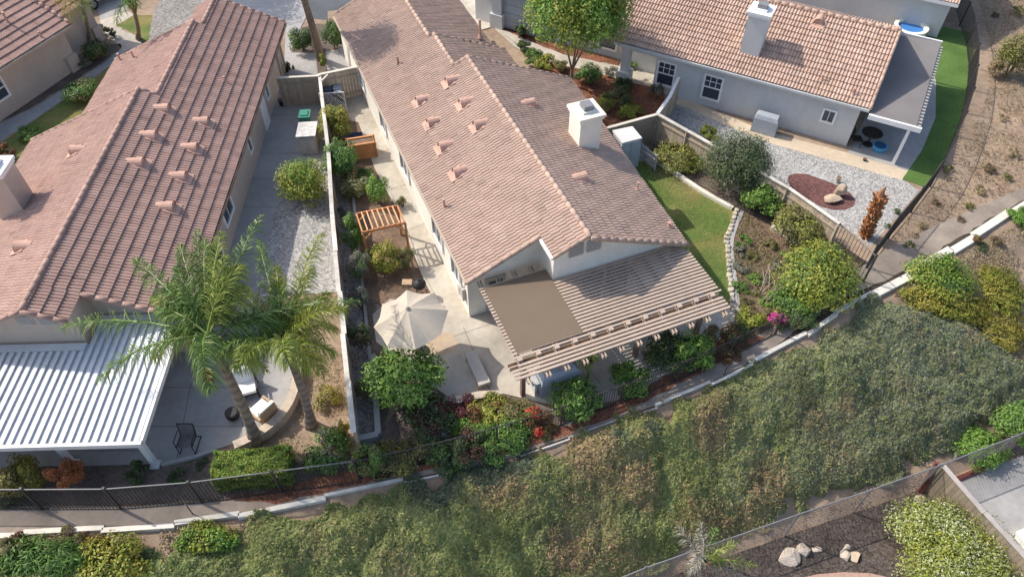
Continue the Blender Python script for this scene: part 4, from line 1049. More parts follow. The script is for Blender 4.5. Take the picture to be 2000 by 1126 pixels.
S(1358, 686, 41, 39, 'bright', 'bright strappy green bush on the patio edge beside the dark one', asp=.22, size=.22, dens=.8)
r_ = S(1405, 660, 31, 21, 'olive', 'straggly shrub with dull pink flowers near the last patio post', pal2='red', p2=.3, dens=.6)
S(1440, 653, 31, 21, 'dark', 'low dark weedy shrub by the drain path below the rock edging', pal2='rust', p2=.3, dens=.6)
S(1425, 693, 26, 14, 'rust', 'small reddish ground shrub at the edge of the drain path', dens=.5)
S(1470, 626, 31, 26, 'lime', 'yellow-green shrub left of the magenta flowers', pal2='olive', p2=.3, dens=.8)
r_ = S(1518, 620, 26, 21, 'olive', 'small shrub covered in magenta flowers', pal2='mag', p2=.4)
flowers(r_, 1519, 622, .6, .24, 'mag', 260, 64)
S(1560, 618, 34, 24, 'dark', 'dark green shrub beneath the large yellow-green bush', pal2='olive', p2=.3)
S(1598, 540, 74, 62, 'lime', 'large yellow-green bush beside the drain path', pal2='green', p2=.35, size=.12)
S(1550, 588, 48, 36, 'green', 'green lower part bush left of the large yellow-green one', pal2='lime', p2=.3)
S(1564, 442, 48, 43, 'olive', 'round olive bush in front of the tan plank fence', pal2='lime', p2=.35)
# right garden of the middle house
S(1330, 308, 46, 34, 'olive', 'spreading light green shrub by the lawn, in front of the plank fence', pal2='lime', p2=.5)
S(1438, 325, 62, 62, 'dark', 'tall dark green shrub behind the lawn', 'shrub', 'shrub', size=.13, pal2='sage', p2=.35, asp=.3)
S(1488, 388, 44, 38, 'bright', 'glossy bright green shrub right of the tall dark shrub', pal2='dark', p2=.35, size=.13)
S(1385, 263, 20, 16, 'lime', 'small lime shrub in the gravel yard behind the plank fence')
wp = [(1452, 470, 14), (1470, 500, 12), (1455, 520, 16), (1478, 545, 13), (1450, 560, 15), (1505, 480, 12), (1520, 520, 12), (1495, 590, 12), (1540, 500, 14), (1458, 595, 13), (1500, 545, 10), (1550, 530, 10), (1530, 560, 11), (1475, 570, 10), (1448, 490, 12), (1580, 500, 9)]
for i, (u, v, rr_) in enumerate(wp):
    S(u, v, rr_*1.3, rr_*1.0, ('green', 'olive', 'sage', 'bright')[i % 4], 'small scattered weed plant in the brown soil bed right of the stone edging', 'weed', 'plant', group='weeds in the soil bed', stems=False, dens=.5, size=.08)
# twiggy dead branches
mb = MB(); rr = random.Random(9)
for k in range(26):
    a = A(rr.uniform(1480, 1560), rr.uniform(560, 600), .05); b = a+np.array([rr.uniform(-.3, 1.6), rr.uniform(-.1, 1.6), rr.uniform(.1, .7)])
    mb.tube([a, (a+b)/2+np.array([0, 0, .15]), b], [.016, .012, .005], 5)
solo('dead_branches', mb, mat('bleached_twig', (.45, .37, .30), .9, 8, .2, 1, .1), 'pile of bleached dead branches beside the large yellow-green bush', 'branches', A(1520, 580))
# front gardens at the top
S(1150, 147, 26, 22, 'green', 'dark rounded shrub in red mulch right of the tree trunk', pal2='dark', p2=.4)
S(1212, 188, 26, 20, 'olive', 'rounded olive shrub in the red mulch before the porch', pal2='dark', p2=.3)
S(1214, 165, 20, 14, 'dark', 'dark low shrub at the foot of the porch column')
S(1185, 205, 20, 20, 'lime', 'yellow-green shrub behind the white chimney', pal2='olive', p2=.4)
S(1232, 215, 26, 14, 'lime', 'spreading yellow-green plant beside the short plank fence', pal2='olive', p2=.4)
S(1282, 180, 14, 18, 'sage', 'small grey-green plant under the porch window')
S(1195, 140, 14, 12, 'sage', 'thin grey plant by the porch path', dens=.5)
S(1235, 128, 12, 10, 'bright', 'small green plant inside the porch', dens=.8)
S(588, 78, 24, 26, 'dark', 'dark green shrub left of the tall trunk between the driveways', pal2='green', p2=.4)
S(652, 72, 22, 30, 'dark', 'dark green shrub right of the tall trunk, beside the cream house', pal2='green', p2=.4)
S(629, 122, 9, 26, 'lime', 'narrow yellow-green planting strip between the two grey paths', pal2='green', p2=.5, stems=False)
S(566, 135, 8, 26, 'dark', 'narrow dark hedge along the beige house corner by the grey path', stems=False)
for i, (u, v, rr_, p) in enumerate([(1020, 92, 16, 'dark'), (1040, 112, 20, 'green'), (1066, 122, 22, 'lime'), (1092, 132, 18, 'olive')]):
    S(u, v, rr_, rr_*.75, p, ('darkest, farthest shrub', 'second green shrub', 'yellow-green shrub', 'olive shrub nearest the tree trunk')[i]+' in the row between cream path and pink roof')
S(1015, 62, 14, 16, 'dark', 'dark upright shrub in front of the grey garage door')
S(955, 25, 8, 16, 'olive', 'slim olive shrub at the corner of the grey garage')
S(970, 42, 10, 8, 'dark', 'small dark shrub at the foot of the pale pilaster')
tree(1128, 24, 102, 74, (1113, 168), 'bright', 'leafy green street tree beside the pink roof', 'shade_tree', 'tree', .15, .1, 33, zc=4.5, cz=3.2, pal2='lime', p2=.4, lumpy=.22, dens=2.2, lim=5)
S(1222, 60, 18, 40, 'brown', 'brownish half-bare bush behind the tree, at the roof corner', pal2='olive', p2=.4, dens=.4)
# left gardens
S(590, 358, 46, 46, 'lime', 'large round lime-green bush beside the white-capped fence', pal2='bright', p2=.5, size=.11)
S(186, 100, 26, 20, 'dark', 'dark clipped shrub beside the top left house wall', pal2='olive', p2=.4)
S(160, 178, 34, 24, 'green', 'low hedge between the grey path and the beige roof', 'hedge', 'hedge', pal2='olive', p2=.4)
S(200, 60, 12, 12, 'olive', 'small round shrub by the cream driveway', pal2='brown', p2=.3)
S(222, 66, 7, 9, 'dark', 'tiny dark shrub at the path corner')
S(168, 124, 12, 10, 'sage', 'small silvery plant at the wall corner of the top left house', dens=.7)
S(14, 296, 17, 16, 'rust', 'rust-brown shrub above the tan chimney at the left edge', pal2='orange', p2=.3)
S(50, 262, 24, 12, 'green', 'flat green ground shrub left of the hedge', dens=.8)
# house beds at lower left
nl_ = np.linalg.norm
def hedge_box(pxs, h, pal, label):
    P = [A(p[0], p[1], h) for p in pxs]; c = sum(P)/len(P)
    ux = (P[1]-P[0])/2; uy = (P[3]-P[0])/2
    g = np.array([c[0], c[1], 0.]); root = thing('hedge', label, 'hedge', g)
    gg = np.random.default_rng(71); n = 26000
    fa = gg.choice(5, n, p=[.42, .2, .1, .18, .1]); uv = gg.uniform(-1, 1, (n, 2)); q = np.zeros((n, 3))
    q[fa == 0] = np.c_[uv[fa == 0], np.ones((fa == 0).sum())]
    for k_, (ax_, sg_) in enumerate(((1, -1), (1, 1), (0, 1), (0, -1)), 1):
        m_ = fa == k_; q[m_, ax_] = sg_; q[m_, 1-ax_] = uv[m_, 0]; q[m_, 2] = uv[m_, 1]
    nb_ = vnoise(q[:, 0]*4+9, q[:, 1]*4+q[:, 2]*3+9, 1., 72)
    nrm = np.where(fa[:, None] == 0, [0, 0, 1.], np.sign(q[:, :1])*ux/nl_(ux)*(fa[:, None] > 2)+np.sign(q[:, 1:2])*uy/nl_(uy)*((fa[:, None] == 1) | (fa[:, None] == 2)))
    W = c+q[:, :1]*ux+q[:, 1:2]*uy; W[:, 2] = h/2+q[:, 2]*h/2
    W = W+nrm*((nb_-.5)*.14+gg.uniform(-.06, .04, n))[:, None]; W[:, 2] = np.maximum(W[:, 2], .04)
    ln = gg.uniform(.05, .10, n); V, Fq = quads(W, nrm+gg.normal(0, .45, (n, 3)), gg.normal(0, 1, (n, 3)), ln, ln*.55)
    pp = np.array(PAL['lime']+PAL['bright']); L = (V, Fq, pp[gg.integers(0, len(pp), n)]*(gg.uniform(.7, 1.2, n)*(.8+.4*nb_))[:, None])
    part('foliage', (V, L[1], L[2]), M_LEAF, root)
    core = MB(); core.box((c[0], c[1], h*.46), ux*.9, uy*.88, Z1*h*.43, (.07, .09, .03)); part('inner_twigs', core, mat('twig_core', (1, 1, 1), .95, 9, .3, 1, .2, col=True), root)
hedge_box([(412, 938), (562, 926), (560, 860), (420, 884)], .95, 'bright', 'clipped rectangular green hedge by the iron fence, below the first palm')
S(640, 878, 50, 42, 'green', 'loose green bush in front of the white-capped fence end', pal2='sage', p2=.3, size=.1)
S(634, 776, 32, 24, 'yellow', 'yellow weedy plant on the tan dirt between the second palm and the fence', dens=.45, pal2='olive', p2=.4)
S(668, 838, 14, 20, 'yellow', 'small yellowish plant against the lower end of the white-capped fence', dens=.5)
S(38, 933, 40, 42, 'yellow', 'yellow-green rounded bush at the lower left, behind the iron fence', pal2='olive', p2=.5)
S(20, 965, 30, 14, 'dark', 'low dark green shrub at the foot of the yellow bush', pal2='red', p2=.2)
S(131, 928, 30, 34, 'orange', 'orange autumn-coloured bush between the patio cover posts')
S(268, 920, 24, 22, 'dark', 'spiky dark green plant left of the right patio cover post', asp=.25, size=.16)
S(350, 932, 20, 10, 'dark', 'low dark plant between the spiky plant and the clipped hedge', dens=.7)
S(395, 905, 14, 12, 'dark', 'small shaded shrub touching the clipped hedge')
# slope shrubs, lower left
S(410, 1052, 62, 30, 'lime', 'spreading yellow-green shrub on the slope below the pale kerb', pal2='bright', p2=.3, flat=0.30)
S(225, 1106, 72, 46, 'yellow', 'big mounded yellow-green shrub at the bottom edge', pal2='lime', p2=.5, size=.12, flat=0.40)
S(80, 1100, 92, 40, 'green', 'wide grassy green mound in the bottom left corner', pal2='green', p2=.5, asp=.2, size=.2, flat=0.28)
S(200, 1068, 24, 18, 'rust', 'orange-brown small shrub above the yellow-green mound', pal2='olive', p2=.5)
S(140, 1048, 26, 16, 'olive', 'dry olive shrub overlapping the pale kerb', pal2='brown', p2=.4, dens=.7)
S(30, 1062, 26, 24, 'olive', 'dark straggly shrub at the kerb by the left edge', pal2='maroon', p2=.3)
# right slope
S(1838, 547, 80, 32, 'bright', 'bright green sprawling shrub below the pale drain kerb', pal2='lime', p2=.5, size=.1, flat=0.30)
S(1858, 568, 30, 24, 'dark', 'dark rounded shrub inside the sprawling bright green one', pal2='sage', p2=.3)
S(1955, 572, 58, 30, 'lime', 'yellow-green shrub patch at the right edge', pal2='yellow', p2=.5, asp=.25, size=.15, flat=0.28)
S(1850, 602, 100, 20, 'yellow', 'low yellow-green patch between the slope cover and the bright shrub', pal2='lime', p2=.5, asp=.25, size=.15, flat=0.22)
S(1958, 640, 52, 34, 'yellow', 'yellow grassy shrub above the grey-green slope cover', pal2='olive', p2=.3, asp=.25, size=.15, flat=0.28)
S(1992, 428, 26, 20, 'bright', 'bright green shrub above the bare dirt at the right edge', flat=0.40)
S(1908, 468, 12, 10, 'rust', 'small dry shrub on the bare dirt below the drain', pal2='olive', p2=.4, dens=.6)
S(1920, 482, 12, 8, 'dark', 'small dark shrub on the bare dirt below the drain', dens=.6)
S(1945, 470, 12, 9, 'brown', 'small grey-brown tuft on the bare dirt', pal2='olive', p2=.3, dens=.6)
S(1985, 112, 32, 46, 'olive', 'green and yellow bush on the dry hillside at the upper right edge', pal2='lime', p2=.4)
S(1948, 135, 20, 20, 'straw', 'dry straw-coloured bush left of the hillside bush', dens=.5)
for i, (u, v, rr_) in enumerate([(1920, 372, 14), (1895, 405, 12), (1880, 430, 10), (1800, 440, 10), (1850, 330, 12), (1935, 330, 14), (1980, 300, 12), (1965, 345, 12), (1830, 395, 10), (1788, 462, 9), (1990, 20, 14), (1945, 30, 8), (1960, 230, 10), (1775, 478, 12)]):
    S(u, v, rr_, rr_*.7, ('straw', 'olive', 'brown')[i % 3], 'small dry tuft on the bare hillside right of the curved iron fence', 'dry_tuft', 'plant', group='dry tufts on the hillside', stems=False, dens=.5, asp=.2, size=.14)
S(1915, 872, 50, 36, 'bright', 'bright green bush behind the fence corner at lower right', pal2='green', p2=.5)
S(1985, 832, 40, 46, 'green', 'dark green bush at the right edge above the concrete yard', pal2='bright', p2=.3)
# variegated bush
S(1862, 1085, 118, 90, 'lime', 'big variegated cream and yellow-green bush in the lower right yard', pal2='pale', p2=.45, size=.085, lumpy=.2, clumps=260)

# ------------------------------------------------------------------ palms
def frond(root, b, tip, arch, nl, ll, pal, seed, droop=.66, wid=.026, seg=9):
    g = np.random.default_rng(seed)
    b, tip = np.asarray(b, float), np.asarray(tip, float)
    c = (b+tip)/2+Z1*arch
    t = np.linspace(0, 1, seg+1)[:, None]; pts = (1-t)**2*b+2*t*(1-t)*c+t*t*tip
    mb = MB(); pal_ = np.array(PAL[pal]); base = pal_[g.integers(len(pal_))]
    mb.tube(list(pts), list(np.linspace(.035, .007, seg+1)), 5, tuple(base*1.3), cap=False)
    n = nl*2; s = np.repeat(np.linspace(.14, .995, nl), 2); side = np.tile([1, -1], nl)
    s = np.clip(s+g.normal(0, .006, n), .1, 1)[:, None]
    P = (1-s)**2*b+2*s*(1-s)*c+s*s*tip; D = 2*(1-s)*(c-b)+2*s*(tip-c); D /= np.linalg.norm(D, axis=1, keepdims=True)
    sd = np.cross(D, [0, 0, 1.]); sd /= np.linalg.norm(sd, axis=1, keepdims=True)+1e-6; upv = np.cross(sd, D)
    el = g.uniform(-1.0, 1.15, n)[:, None]
    dirv = side[:, None]*sd*np.cos(el)+upv*np.sin(el)+D*(.45+.5*s)
    dirv /= np.linalg.norm(dirv, axis=1, keepdims=True)
    L = ll*(np.sin(np.clip(s, .05, 1)*math.pi*.86+.32))**.7*g.uniform(.8, 1.15, n)[:, None]
    w = wid*g.uniform(.8, 1.2, n)[:, None]
    m1 = P+dirv*L*.5+Z1*(-.03)*L; e1 = P+dirv*L*.86-Z1*L*droop*g.uniform(.5, 1.1, n)[:, None]
    wv = np.cross(dirv, g.normal(0, 1, (n, 3))); wv /= np.linalg.norm(wv, axis=1, keepdims=True); wv *= w/2
    V = np.stack([P-wv*.6, P+wv*.6, m1+wv, m1-wv, e1+wv*.25, e1-wv*.25], 1).reshape(-1, 3)
    i = np.arange(n)*6; Fq = np.concatenate([np.stack([i, i+1, i+2, i+3], 1), np.stack([i+3, i+2, i+4, i+5], 1)])
    C = pal_[g.integers(0, len(pal_), n)]*g.uniform(.75, 1.3, n)[:, None]; C = np.concatenate([C, C*1.1])
    mb.arr(V, Fq, C)
    part('frond', mb, M_FROND, root)
def palm(label, base, top, ztop, tips, pal, seed, r0=.2, crown_up=.7, ll=.62, nl=60, pals=None, name='palm_tree', extra=8, rl=2.4):
    g = T(*base); t = A(top[0], top[1], ztop); root = thing(name, label, 'palm tree', g)
    mb = MB(); N = 26; pts = []; rad = []; 
    for i in range(N+1):
        s = i/N; p = g+(t-g)*s+np.array([.12*math.sin(s*2.6), .05*math.sin(s*3), 0])*(1-s); pts.append(p-(Z1*.1 if i == 0 else 0)); rad.append(r0*(1.35-.5*min(1, s*5)-.2*s)*(1+.05*(i % 2)))
    for i in range(N): mb.tube([pts[i], pts[i+1]], [rad[i]*1.04, rad[i+1]*.97], 10, (1, .97, .93) if i % 2 else (.72, .7, .68), cap=False)
    part('trunk', mb, M_PALMT, root, smooth=False)
    h = t+Z1*crown_up; mb = MB()
    mb.tube([t-Z1*.1, t+Z1*.25, h], [r0*.85, r0*1.05, r0*.5], 9, (.55, .62, .35))
    rr = random.Random(seed)
    for k in range(14):
        a = k*2.4; e = t+np.array([math.cos(a)*.3, math.sin(a)*.3, .35+.3*rr.random()]); mb.tube([t+Z1*.02*k-Z1*.15, e], [.06, .03], 5, (.7, .6, .42))
    part('crownshaft', mb, M_PALMT, root)
    for k, tp in enumerate(tips):
        tip = A(tp[0], tp[1], tp[2]); arch = tp[3] if len(tp) > 3 else .9
        frond(root, h+np.array([0, 0, -.1]), tip, arch, nl, ll, (pals or [pal])[k % len(pals or [pal])], seed+k)
    for k in range(extra):
        a = k*2.39996+seed; ln = rl*rr.uniform(.75, 1.05); up = rr.uniform(-.6, 1.0)
        tip = h+np.array([math.cos(a)*ln, math.sin(a)*ln, up]); frond(root, h, tip, rr.uniform(.6, 1.1), nl, ll, (pals or [pal])[k % len(pals or [pal])], seed+50+k)
    return root
PAL['grey'] = [(.36, .33, .28), (.28, .26, .21), (.42, .39, .33), (.25, .25, .17)]
PAL['palm'] = [(.13, .22, .05), (.17, .27, .06), (.09, .17, .045), (.24, .31, .10)]
PAL['palmy'] = [(.22, .29, .05), (.28, .33, .065), (.17, .24, .045), (.34, .37, .10)]
palm('tall palm with dark green fronds over the white patio cover, left of the twin palms', (500, 862), (425, 692), 5.0,
     [(118, 640, 4.6, 1.1), (190, 745, 4.0, 1.2), (300, 700, 4.2, .9), (385, 448, 7.0, .3), (262, 505, 6.3, .8), (300, 580, 5.5, .9), (510, 420, 6.6, .4), (345, 520, 6.8, .6), (440, 500, 7.2, .3), (600, 640, 4.6, 1.), (700, 588, 4.6, .9), (520, 720, 4.0, .8), (400, 700, 4.2, .8), (340, 650, 4.8, .7), (480, 560, 6.5, .5), (400, 468, 7.1, .4), (352, 478, 6.9, .6), (432, 452, 7.3, .4), (470, 520, 6.8, .5), (325, 560, 6.1, .8), (452, 610, 5.3, .8)],
     'palm', 210, .21, 1.0, .72, 120, pals=['palm', 'palm', 'palmy'], extra=3)
palm('palm with yellow-green fronds leaning toward the white-capped fence, right of the twin palms', (607, 830), (565, 690), 4.3,
     [(655, 690, 3.4, .8), (655, 640, 4.0, .8), (480, 705, 3.4, .9), (610, 520, 5.2, .5), (630, 455, 5.0, 1.), (505, 470, 5.6, .5), (460, 560, 5.0, .7), (540, 520, 5.8, .4), (600, 720, 3.2, .7), (520, 640, 4.6, .6), (640, 570, 4.8, .6)],
     'palmy', 330, .18, .6, .68, 120, pals=['palmy', 'lime', 'palm'], extra=9, rl=2.0)
palm('small shaggy grey-green palm at the bottom edge by the chain-link fence', (1372, 1180), (1368, 1100), ZL+2.0,
     [(1322, 1028, ZL+3.0, .3), (1340, 1120, ZL+1.2, .3), (1480, 1105, ZL+1.8, .6), (1440, 1060, ZL+2.6, .5), (1400, 1030, ZL+3.1, .3), (1450, 1130, ZL+1.4, .4), (1370, 1020, ZL+3.2, .2)],
     'palmy', 410, .16, .35, .42, 34, pals=['grey', 'grey', 'palmy', 'palmy', 'palm'], extra=3, rl=.9)
palm('slender palm on the lawn patch near the cream driveway', (270, 75), (262, 20), 4.2, [], 'palm', 470, .13, .4, .5, 40, extra=10, rl=1.5)
palm('yellowish palm in front of the top left tiled house', (178, 92), (150, -28), 3.6, [(125, 30, 2.9, .5), (165, 42, 2.7, .5), (140, 45, 2.8, .6), (180, 20, 3.0, .5), (110, 10, 3.2, .5)], 'palmy', 520, .12, .4, .5, 40, pals=['yellow', 'palmy'], extra=4, rl=1.3)
palm('small fan-like potted palm at the edge of the slatted cover', (1146, 742), (1146, 715), .75, [], 'palmy', 610, .06, .2, .28, 20, extra=9, rl=.55)
# street trunk with crown above the frame
tree(552, -108, 62, 70, (628, 118), 'green', 'tall tree trunk between the two driveways, its crown above the frame', 'street_tree', 'tree', .16, .2, 35, zc=7.2, cz=1.8, pal2='dark', p2=.3, dens=.6)
tree(315, -198, 78, 60, (374, -17), 'green', 'shade tree at the top edge casting dappled shade on the grey drive', 'street_tree', 'tree', .18, .16, 36, zc=5.6, cz=1.9, pal2='dark', p2=.3, dens=.6)
# dead palm stump
g = T(1690, 460); t = A(1720, 382, 2.6); root = thing('palm_stump', 'shaggy orange-brown dead palm stump in the gravel yard', 'palm stump', g)
mb = MB(); mb.tube([g-Z1*.1, g+(t-g)*.5, t], [.22, .25, .2], 9, (.25, .11, .05)); rr = random.Random(3)
for k in range(230):
    s = rr.random(); a = rr.random()*6.28; p = g+(t-g)*s+np.array([math.cos(a)*.2, math.sin(a)*.2, 0]); e = p+np.array([math.cos(a)*.14, math.sin(a)*.14, rr.uniform(-.06, .2)])
    c = [(.42, .18, .07), (.30, .12, .05), (.55, .30, .15), (.22, .09, .04)][rr.randrange(4)]; mb.tube([p, e], [.055, .02], 4, c)
part('trunk', mb, M_SHAG, root)
mb = MB(); mb.tube([t-Z1*.1, t+Z1*.3, t+np.array([.05, 0, .5])], [.14, .08, .02], 6, (.3, .14, .07)); part('dead_spear', mb, M_SHAG, root)

# ------------------------------------------------------------------ slope ground cover
GC = [(-60, 1220), (-60, 1112), (60, 1092), (170, 1085), (290, 1092), (350, 1070), (470, 1062), (480, 1026), (560, 1010), (745, 963), (870, 928), (1000, 897), (1075, 872), (1150, 843), (1240, 811), (1270, 810), (1400, 752), (1560, 676), (1700, 598), (1760, 590), (1870, 618), (1945, 672), (2030, 715), (2050, 770), (1975, 800), (1890, 868), (1840, 895), (1770, 922), (1610, 982), (1490, 1030), (1340, 1088), (1210, 1136), (1160, 1210)]
GW = np.array([T(p[0], p[1])[:2] for p in GC])
def inpoly(X, Y, P):
    c = np.zeros(X.shape, bool); j = len(P)-1
    for i in range(len(P)):
        a = (P[i, 1] > Y) != (P[j, 1] > Y)
        with np.errstate(divide='ignore', invalid='ignore'):
            xx = (P[j, 0]-P[i, 0])*(Y-P[i, 1])/(P[j, 1]-P[i, 1])+P[i, 0]
        c ^= a & (X < xx); j = i
    return c
def edge_dist(X, Y, P):
    d = np.full(X.shape, 9.)
    for a, b in zip(P, np.roll(P, -1, 0)):
        ab = b-a; t = np.clip(((X-a[0])*ab[0]+(Y-a[1])*ab[1])/(ab@ab), 0, 1)
        d = np.minimum(d, np.hypot(X-a[0]-t*ab[0], Y-a[1]-t*ab[1]))
    return d
def cover_h(X, Y):
    h = .26+.42*vnoise(X, Y, .55, 1)+.30*vnoise(X, Y, 1.3, 2)+.12*vnoise(X, Y, 3.1, 3)
    # separate crowns: cellular bumps
    g = np.random.default_rng(61); pts = g.uniform(GW.min(0), GW.max(0), (420, 2)); rr = g.uniform(.55, 1.15, 420); hh = g.uniform(.05, .30, 420)
    b = np.zeros(X.shape)
    for (px, py), r, a in zip(pts, rr, hh):
        d2 = ((X-px)**2+(Y-py)**2)/(r*r); b = np.maximum(b, np.where(d2 < 1, a*np.sqrt(np.clip(1-d2, 0, 1)), 0))
    h = .12+(h-.22)*.6+b*.9
    return h*np.clip(edge_dist(X, Y, GW)/.85, .1, 1)**.8
def groundcover():
    M_COVER = mat('cover_leaf', (1, 1, 1), .6, 4., 0, 1., 0, col=True, tl=.15, spec=.25)
    g = np.random.default_rng(77)
    mn, mx = GW.min(0), GW.max(0)
    # surface
    st = .085; xs = np.arange(mn[0], mx[0]+st, st); ys = np.arange(mn[1], mx[1]+st, st); X, Y = np.meshgrid(xs, ys)
    wob = lambda X, Y: (X+.9*(vnoise(X, Y, 1.1, 81)-.5)+.5*(vnoise(X, Y, 3., 83)-.5), Y+.8*(vnoise(X, Y, 1.2, 82)-.5)+.4*(vnoise(X, Y, 3.3, 84)-.5))
    ins = inpoly(*wob(X, Y), GW); Z = tz(X, Y)+np.where(ins, cover_h(X, Y)*.95+(g.normal(0, .022, X.shape)+.10*(vnoise(X, Y, 4.5, 51)-.5)+.07*(vnoise(X, Y, 9., 52)-.5))*np.clip(edge_dist(X, Y, GW)/.3, .2, 1), -.05)
    nx, ny = X.shape[1], X.shape[0]; i = (np.arange(nx-1)[None, :]+nx*np.arange(ny-1)[:, None]); q = np.stack([i, i+1, i+1+nx, i+nx], -1)
    m = (ins[:-1, :-1] | ins[1:, :-1] | ins[:-1, 1:] | ins[1:, 1:]).ravel(); q = q.reshape(-1, 4)[m]
    V = np.stack([X.ravel(), Y.ravel(), Z.ravel()], 1)
    used = np.unique(q); mp = -np.ones(len(V), int); mp[used] = np.arange(len(used)); V = V[used]; q = mp[q]
    C0 = np.tile([[.20, .195, .115]], (len(q), 1))*g.uniform(.6, 1.3, len(q))[:, None]
    # blades
    n = 420000
    P = g.uniform(mn, mx, (n, 2)); P = P[inpoly(*wob(P[:, 0], P[:, 1]), GW)]; X, Y = P[:, 0], P[:, 1]; n = len(P)
    h = cover_h(X, Y); Zb = tz(X, Y)+h*.95+g.uniform(-.02, .11, n)+.10*(vnoise(X, Y, 4.5, 51)-.5)
    pos = np.stack([X, Y, Zb], 1)
    N = g.normal(0, .8, (n, 3)); N[:, 2] = np.abs(N[:, 2])+.55; ax = g.normal(0, .8, (n, 3)); ax[:, 2] += .7
    tuft = vnoise(X, Y, 2.6, 41)*vnoise(X, Y, 6., 42); pos[:, 2] += (tuft-.25)*.22*np.clip(edge_dist(X, Y, GW)/.3, .1, 1); ln = g.uniform(.06, .17, n); Vb, Fb = quads(pos, N, ax, ln, ln*g.uniform(.12, .3, n))
    oli = np.array([(.165, .162, .065), (.135, .137, .052), (.195, .188, .08), (.11, .114, .042)])
    grn = np.array([(.125, .165, .052), (.10, .138, .042), (.155, .185, .065), (.08, .112, .036)])
    gry = np.array([(.125, .142, .10), (.105, .12, .085), (.15, .165, .12), (.085, .10, .07)])
    brn = np.array([(.23, .155, .085), (.18, .12, .065), (.29, .20, .12), (.14, .10, .055)])
    yel = np.array([(.19, .20, .055), (.15, .17, .04), (.23, .23, .07), (.12, .14, .035)])
    pals = np.stack([oli, grn, gry, brn, yel])
    a = vnoise(X, Y, .35, 11)+.35*vnoise(X, Y, 1.1, 12); b = vnoise(X, Y, .5, 13)+.4*vnoise(X, Y, 1.6, 14); c = vnoise(X, Y, .8, 15)+.4*vnoise(X, Y, 2.3, 16)
    east = np.clip((X-6)/10, 0, 1); west = np.clip((-1-X)/5, 0, 1)
    w = np.stack([.55+.5*a, .25+.45*b+.7*west, .12+.5*a*east+1.0*east, np.clip(c-.72, 0, 1)*2.8*(1-.4*west), np.clip(b-.75, 0, 1)*1.5+.35*west*a], 1)
    blob = lambda u, v, rr_: np.clip(1-((X-T(u, v)[0])**2+(Y-T(u, v)[1])**2)/rr_**2, 0, 1)
    for (u, v, rr_) in ((1130, 890, .7), (1380, 850, .9), (1180, 870, .5), (1250, 960, .8), (1645, 810, .6), (1100, 1090, .8), (1500, 950, 1.), (1040, 870, .6)): w[:, 3] += 2.2*blob(u, v, rr_)
    w = w**1.5; w /= w.sum(1, keepdims=True); cs = np.cumsum(w, 1); pick = (g.random(n)[:, None] > cs).sum(1).clip(0, 4)
    C = pals[pick, g.integers(0, 4, n)]*g.uniform(.8, 1.25, n)[:, None]*(1.5+.35*(vnoise(X, Y, .45, 31)-.5)+.5*(vnoise(X, Y, 1.4, 32)-.5))[:, None]
    # dark blue-green wet-looking shrub patch
    dk_ = np.maximum(blob(850, 945, 1.15), blob(950, 915, .95)); dk_ = np.maximum(dk_, blob(1010, 905, .7)); dk_ = np.maximum(dk_, .8*blob(1210, 862, .45)); dk_ = np.maximum(dk_, .8*blob(1275, 845, .4))
    C = np.where((dk_*1.6 > g.random(n))[:, None], np.array([(.095, .115, .07)])*g.uniform(.6, 1.5, n)[:, None], C)
    Cb = C; V = np.vstack([V, Vb]); Fq = np.vstack([q, Fb+len(V)-len(Vb)]); C = np.vstack([C0, C])
    # colour of the twiggy mat under the leaves: mean of the plants standing there
    cell = ((pos[:, :2]-mn)/.35).astype(int); nxc = int((mx[0]-mn[0])/.35)+2; key = cell[:, 1]*nxc+cell[:, 0]
    cnt = np.bincount(key, minlength=nxc*400)+1e-6; mean = np.stack([np.bincount(key, weights=Cb[:, k], minlength=nxc*400)/cnt for k in range(3)], 1)
    qc = V[q].mean(1)[:, :2]; ck = ((qc-mn)/.35).astype(int).clip(0); kq = (ck[:, 1]*nxc+ck[:, 0]).clip(0, len(cnt)-1); ok = cnt[kq] > 1
    C[:len(q)] = np.where(ok[:, None], mean[kq]*g.uniform(.7, 1.2, len(q))[:, None], C[:len(q)])
    o = solo('ground_cover', (V, Fq, C), M_COVER, 'dense grey-green and olive ground cover over the whole slope', 'ground cover', (0, 12, -1), kind='stuff')
groundcover()
def litter(name, px, n, pal, label, size=.06, seed=1, z=.02, tall=0., zf=None):
    g = np.random.default_rng(seed); P = np.array([T(*p)[:2] if zf is None else A(p[0], p[1], zf)[:2] for p in px])
    Q = g.uniform(P.min(0), P.max(0), (n, 2)); Q = Q[inpoly(Q[:, 0], Q[:, 1], P)]; n = len(Q)
    if n == 0: return
    nz = vnoise(Q[:, 0], Q[:, 1], 1.3, seed+5); Q = Q[nz > g.uniform(.1, .75, n)]; n = len(Q)
    base = tz(Q[:, 0], Q[:, 1]) if zf is None else np.full(n, zf)
    pos = np.stack([Q[:, 0], Q[:, 1], base+z+.05+g.uniform(0, 1, n)*tall], 1)
    N = g.normal(0, .5, (n, 3)); N[:, 2] = np.abs(N[:, 2])+(.8 if tall < .05 else .2); ax = g.normal(0, 1, (n, 3)); ax[:, 2] += tall*6
    ln = size*g.uniform(.6, 1.5, n); V, Fq = quads(pos, N, ax, ln, ln*.4)
    pa = np.array(PAL[pal]); C = pa[g.integers(0, 4, n)]*g.uniform(.7, 1.3, n)[:, None]
    solo(name, (V, Fq, C), M_LEAF, label, 'leaf litter' if 'litter' in name else 'grass', pos[0], kind='stuff')
HILL = [(1905, -30), (1935, 100), (1925, 190), (1890, 270), (1840, 350), (1760, 440), (1720, 490), (1780, 465), (1850, 428), (2000, 366), (2100, 320), (2100, -30)]
